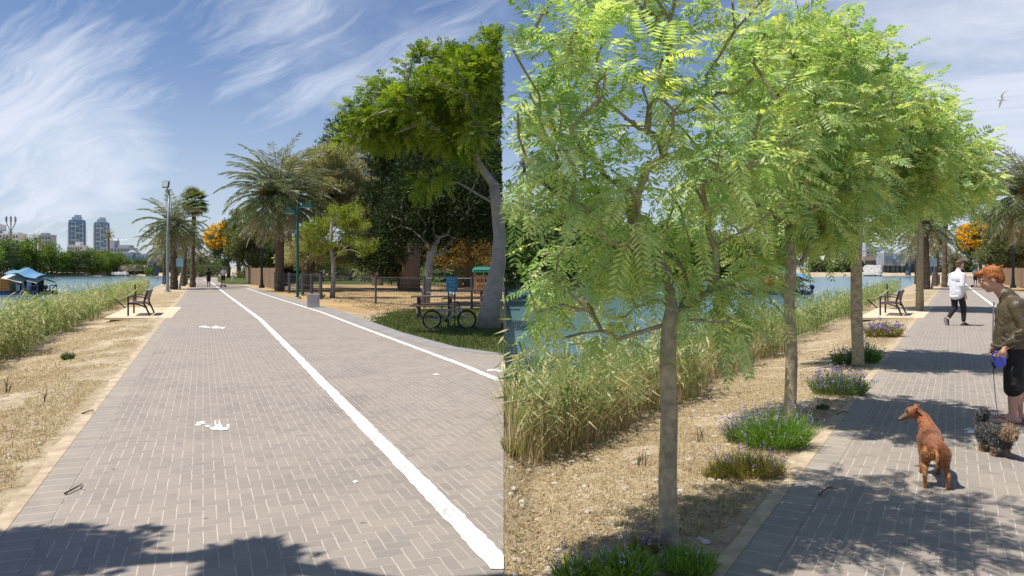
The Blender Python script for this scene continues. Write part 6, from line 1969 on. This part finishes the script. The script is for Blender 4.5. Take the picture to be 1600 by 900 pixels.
# ---- dogs
def dog_mat(name, cols, scale=5):
    m = bpy.data.materials.new(name); m.use_nodes = True
    w = NT(m.node_tree); b = m.node_tree.nodes['Principled BSDF']
    tc = w.n('ShaderNodeTexCoord'); p = tc.outputs['Object']
    nz = w.m('ADD', w.m('MULTIPLY', w.noise(p, scale, 3, .5), .7), w.m('MULTIPLY', w.noise(w.vm('MULTIPLY', p, (40, 130, 130)), 1.0, 2, .5), .3))
    w.put(b.inputs['Base Color'], w.ramp(w.mapr(nz, .35, .65), [(i / (len(cols) - 1), c) for i, c in enumerate(cols)]))
    b.inputs['Roughness'].default_value = .6
    b.inputs['Sheen Weight'].default_value = .2
    bn = w.n('ShaderNodeBump'); bn.inputs['Strength'].default_value = .5; bn.inputs['Distance'].default_value = .004
    w.put(bn.inputs['Height'], w.noise(w.vm('MULTIPLY', p, (60, 160, 160)), 1.0, 3, .6)); w.put(b.inputs['Normal'], bn.outputs[0])
    return m
M['dog_br'] = dog_mat('dog_coat_chestnut', [(0.12, 0.038, 0.014), (0.24, 0.075, 0.022), (0.36, 0.125, 0.035)])
M['dog_tan'] = dog_mat('dog_coat_tan', [(0.34, 0.13, 0.035), (0.52, 0.24, 0.085)])
M['dog_dk'] = dog_mat('dog_muzzle_dark', [(0.05, 0.03, 0.02), (0.12, 0.06, 0.03)])
M['nose'] = mat('dog_nose', (0.012, 0.01, 0.01), .35)
M['collar'] = mat('dog_collar', (0.06, 0.03, 0.025), .5)

M['fur_rust'] = leafmat('fur_rust', [(0.12, 0.035, 0.012), (0.26, 0.08, 0.022), (0.42, 0.15, 0.045)], .05, .5)
M['fur_fawn'] = leafmat('fur_fawn', [(0.32, 0.12, 0.035), (0.50, 0.23, 0.08), (0.62, 0.33, 0.13)], .05, .5)
def dog_brown():
    base = G(1462, 762)
    e = empty('dog', base, R(66), 'slim chestnut dog seen from behind with its head turned left', 'dog'); e.scale = (.95, .84, .84)
    # local x forward (away from the viewer), y left
    pr = [('c', (.0, 0, .34), (.14, 0, .345), .090, .080), ('c', (.14, 0, .345), (.30, 0, .35), .078, .092), ('c', (.30, 0, .35), (.42, 0, .37), .098, .095), ('e', (.40, 0, .31), (.10, .085, .11)),
          ('e', (.0, 0, .33), (.085, .098, .095)),
          ('c', (.42, 0, .39), (.53, .04, .49), .080, .058), ('c', (.53, .04, .49), (.56, .10, .53), .056, .054),
          ('e', (.555, .13, .535), (.058, .066, .055)), ('c', (.55, .15, .52), (.52, .225, .475), .040, .024), ('c', (.52, .22, .475), (.51, .243, .465), .024, .018)]
    for s in (-1, 1):
        hip, knee, hock, paw = (0.0, s * .062, .31), (.055, s * .078, .20), (-.055, s * .085, .115), (-.03, s * .09, .02)
        if s > 0: knee, hock, paw = (.05, .08, .20), (-.06, .088, .115), (-.05, .085, .02)
        pr += [('c', hip, knee, .062, .036), ('c', knee, hock, .036, .019), ('c', hock, paw, .018, .015), ('c', paw, (paw[0] + .05, paw[1], .016), .018, .015)]
        pr += [('c', (.40, s * .065, .33), (.375, s * .07, .20), .045, .028), ('c', (.375, s * .07, .20), (.40, s * .07, .02), .022, .015), ('c', (.40, s * .07, .02), (.45, s * .07, .016), .018, .016)]
    pr += [('c', (-.085, 0, .36), (-.115, .0, .30), .018, .013), ('c', (-.115, 0, .30), (-.11, .01, .20), .013, .008)]
    me = organic(pr, .0068, 4)
    def fn(c):
        if c.x < .05 - (c.z - .2) * .25 and c.z < .34 + .02 * math.sin(c.y * 90): return 1
        if c.x < .12 and c.z < .20: return 1
        if c.y > .17 and c.x > .45: return 2
        return 0
    body_o = place(me, 'body', [M['dog_br'], M['dog_tan'], M['dog_dk']], e, fn)
    rr = np.random.default_rng(16)
    cen = np.array([p_.center[:] for p_ in me.polygons]); nr = np.array([p_.normal[:] for p_ in me.polygons]); mi = np.array([p_.material_index for p_ in me.polygons])
    k = rr.choice(len(cen), 14000); c, n = cen[k], nr[k]
    d = norm(n * .22 + np.array([-.7, 0, -.45]) + rr.normal(size=c.shape) * .22)
    for v, nm_ in ((0, 'fur_rust'), (1, 'fur_fawn')):
        s_ = (mi[k] == v); fb = MB()
        fb.rhombs(c[s_], d[s_], norm(np.cross(d[s_], rr.normal(size=(s_.sum(), 3)))), rr.uniform(.008, .016, s_.sum()), np.full(s_.sum(), .0026), rr.uniform(0, 1, s_.sum()), mid=.35)
        fb.build('coat', M[nm_], body_o)
    for (a, b_, c_) in (((.59, .10, .575), (.625, .06, .60), .026), ((.505, .115, .575), (.465, .085, .60), .026)):
        place(organic([('e', a, (.030, .014, .036), (0.2, .3, .5)), ('c', a, b_, .020, .008)], .005, 2), 'ear', M['dog_br'], e)
    mb = MB(); mb.ell((.508, .258, .468), (.012, .010, .010), 8, 6); mb.build('nose', M['nose'], e, True)
    for x in (.515, .585):
        mb = MB(); mb.ell((x, .178, .548), (.007, .008, .008), 8, 6); mb.build('eye', M['eye'], e, True)
    mb = MB(); mb.tube([(.475 + .062 * math.cos(a * .3927) * .65, .02 + .066 * math.sin(a * .3927), .437 + .062 * math.cos(a * .3927) * -.72) for a in range(17)], .0085, 6, cap=False); mb.build('collar', M['collar'], e)
dog_brown()

M['fur_bk'] = leafmat('fur_black', [(0.02, 0.02, 0.023), (0.06, 0.06, 0.062), (0.16, 0.15, 0.14)], .05, .6)
M['fur_tan'] = leafmat('fur_tan', [(0.20, 0.12, 0.07), (0.36, 0.24, 0.15), (0.52, 0.40, 0.29)], .05, .6)
M['fur_gr'] = leafmat('fur_grey', [(0.05, 0.05, 0.05), (0.14, 0.13, 0.12), (0.28, 0.25, 0.22)], .05, .6)
M['coat_bk'] = mat('coat_black', (0.03, 0.03, 0.032), .7, var=.3, scale=15)
M['coat_tan'] = mat('coat_tan', (0.30, 0.20, 0.13), .7, var=.3, scale=15)
M['tongue'] = mat('tongue', (0.55, 0.12, 0.12), .4)
def dog_small():
    base = G(1556, 711)
    rz = R(-92)
    e = empty('dog', base, rz, 'small shaggy black and tan dog trotting towards the viewer at the feet of the man', 'dog'); e.scale = (.85, .85, .88)
    pr = [('c', (-.16, 0, .20), (.06, 0, .205), .080, .082), ('e', (.07, 0, .20), (.085, .082, .090)), ('c', (.10, 0, .23), (.17, 0, .265), .065, .06),
          ('e', (.20, 0, .27), (.072, .070, .068)), ('c', (.235, 0, .25), (.285, 0, .235), .040, .030), ('c', (-.22, 0, .24), (-.25, .0, .33), .030, .040), ('c', (-.25, 0, .33), (-.20, 0, .385), .045, .040)]
    legs = {(1, 1): ((.08, .055, .17), (.07, .055, .09), (.11, .055, .016)), (1, -1): ((.08, -.055, .17), (.10, -.055, .10), (.05, -.055, .03)),
            (-1, 1): ((-.15, .055, .18), (-.13, .06, .11), (-.19, .06, .016)), (-1, -1): ((-.15, -.055, .18), (-.10, -.06, .11), (-.14, -.06, .016))}
    for k, (a, b_, c_) in legs.items():
        pr += [('c', a, b_, .042, .028), ('c', b_, c_, .026, .020), ('c', c_, (c_[0] + .03, c_[1], c_[2]), .022, .020)]
    me = organic(pr, .007, 3)
    isT = lambda x, z: 1 if (z < .10 or (x > .17 and z < .34)) else 0
    body = place(me, 'body', [M['coat_bk'], M['coat_tan']], e, lambda c: isT(c.x, c.z))
    rr = np.random.default_rng(6)
    cen = np.array([p_.center[:] for p_ in me.polygons]); nr = np.array([p_.normal[:] for p_ in me.polygons])
    k = rr.choice(len(cen), 15000)
    c, n = cen[k], nr[k]
    d = norm(n * .55 + np.array([-.35, 0, -.55]) + rr.normal(size=c.shape) * .38)
    t = np.array([isT(a[0], a[2]) for a in c]); L = np.where(c[:, 2] < .09, .020, .036)
    L = np.where((c[:, 0] > .24) & (c[:, 2] < .26), .018, L)
    nm = np.where(t == 1, 1, np.where(rr.uniform(0, 1, len(c)) < .5, 2, 0))
    for v, m_, nn in ((0, 'fur_bk', 'coat'), (1, 'fur_tan', 'coat'), (2, 'fur_gr', 'coat')):
        s = nm == v; mb = MB()
        mb.rhombs(c[s], d[s], norm(np.cross(d[s], rr.normal(size=(s.sum(), 3)))), L[s] * rr.uniform(.6, 1.3, s.sum()), np.full(s.sum(), .0060), rr.uniform(0, 1, s.sum()), mid=.35)
        mb.build('coat', M[m_], body)
    for s in (-1, 1):
        place(organic([('c', (.18, s * .060, .315), (.185, s * .088, .265), .024, .016)], .006, 2), 'ear', M['coat_bk'], e)
        mb = MB(); mb.ell((.262, s * .028, .285), (.007, .009, .009), 8, 6); mb.build('eye', M['eye'], e, True)
    mb = MB(); mb.ell((.318, 0, .245), (.013, .016, .012), 8, 6); mb.build('nose', M['nose'], e, True)
    mb = MB(); mb.ell((.300, 0, .212), (.016, .014, .006), 8, 5); mb.build('tongue', M['tongue'], e, True)
dog_small()

# ---- gull
M['gull'] = mat('gull_white', (0.8, 0.8, 0.8), .7, var=.02)
b = P(1565, 156, 34)
e = empty('seagull', b, R(190), 'white gull gliding in the sky above the right palm', 'bird'); e.rotation_euler = (R(50), 0, R(195))
place(organic([('c', (-.16, 0, 0), (.12, 0, .01), .03, .055), ('c', (.12, 0, .01), (.20, 0, .03), .05, .036), ('c', (.22, 0, .03), (.27, 0, .02), .014, .006), ('c', (-.16, 0, 0), (-.28, 0, .0), .03, .02)], .010, 3), 'body', M['gull'], e)
for s in (-1, 1):
    mb = MB(); V = []
    pts = [(.05, .03, .02, .14), (.09, .16, .10, .13), (.06, .30, .12, .11), (-.04, .44, .08, .07), (-.16, .54, .02, .01)]
    if s < 0: pts = [(a, b_ * .8, -c_ * .9 + .02, w_) for a, b_, c_, w_ in pts]
    for (x, y, z, w_) in pts:
        V += [(x, s * y, z + .008), (x - w_, s * y, z + .004), (x, s * y, z - .004), (x - w_, s * y, z)]
    Fc = []
    for q in range(4):
        a = q * 4; Fc += [[a, a + 1, a + 5, a + 4], [a + 2, a + 6, a + 7, a + 3], [a, a + 4, a + 6, a + 2], [a + 1, a + 3, a + 7, a + 5]]
    mb.add(V, Fc); mb.build('wing', M['gull'], e, True)
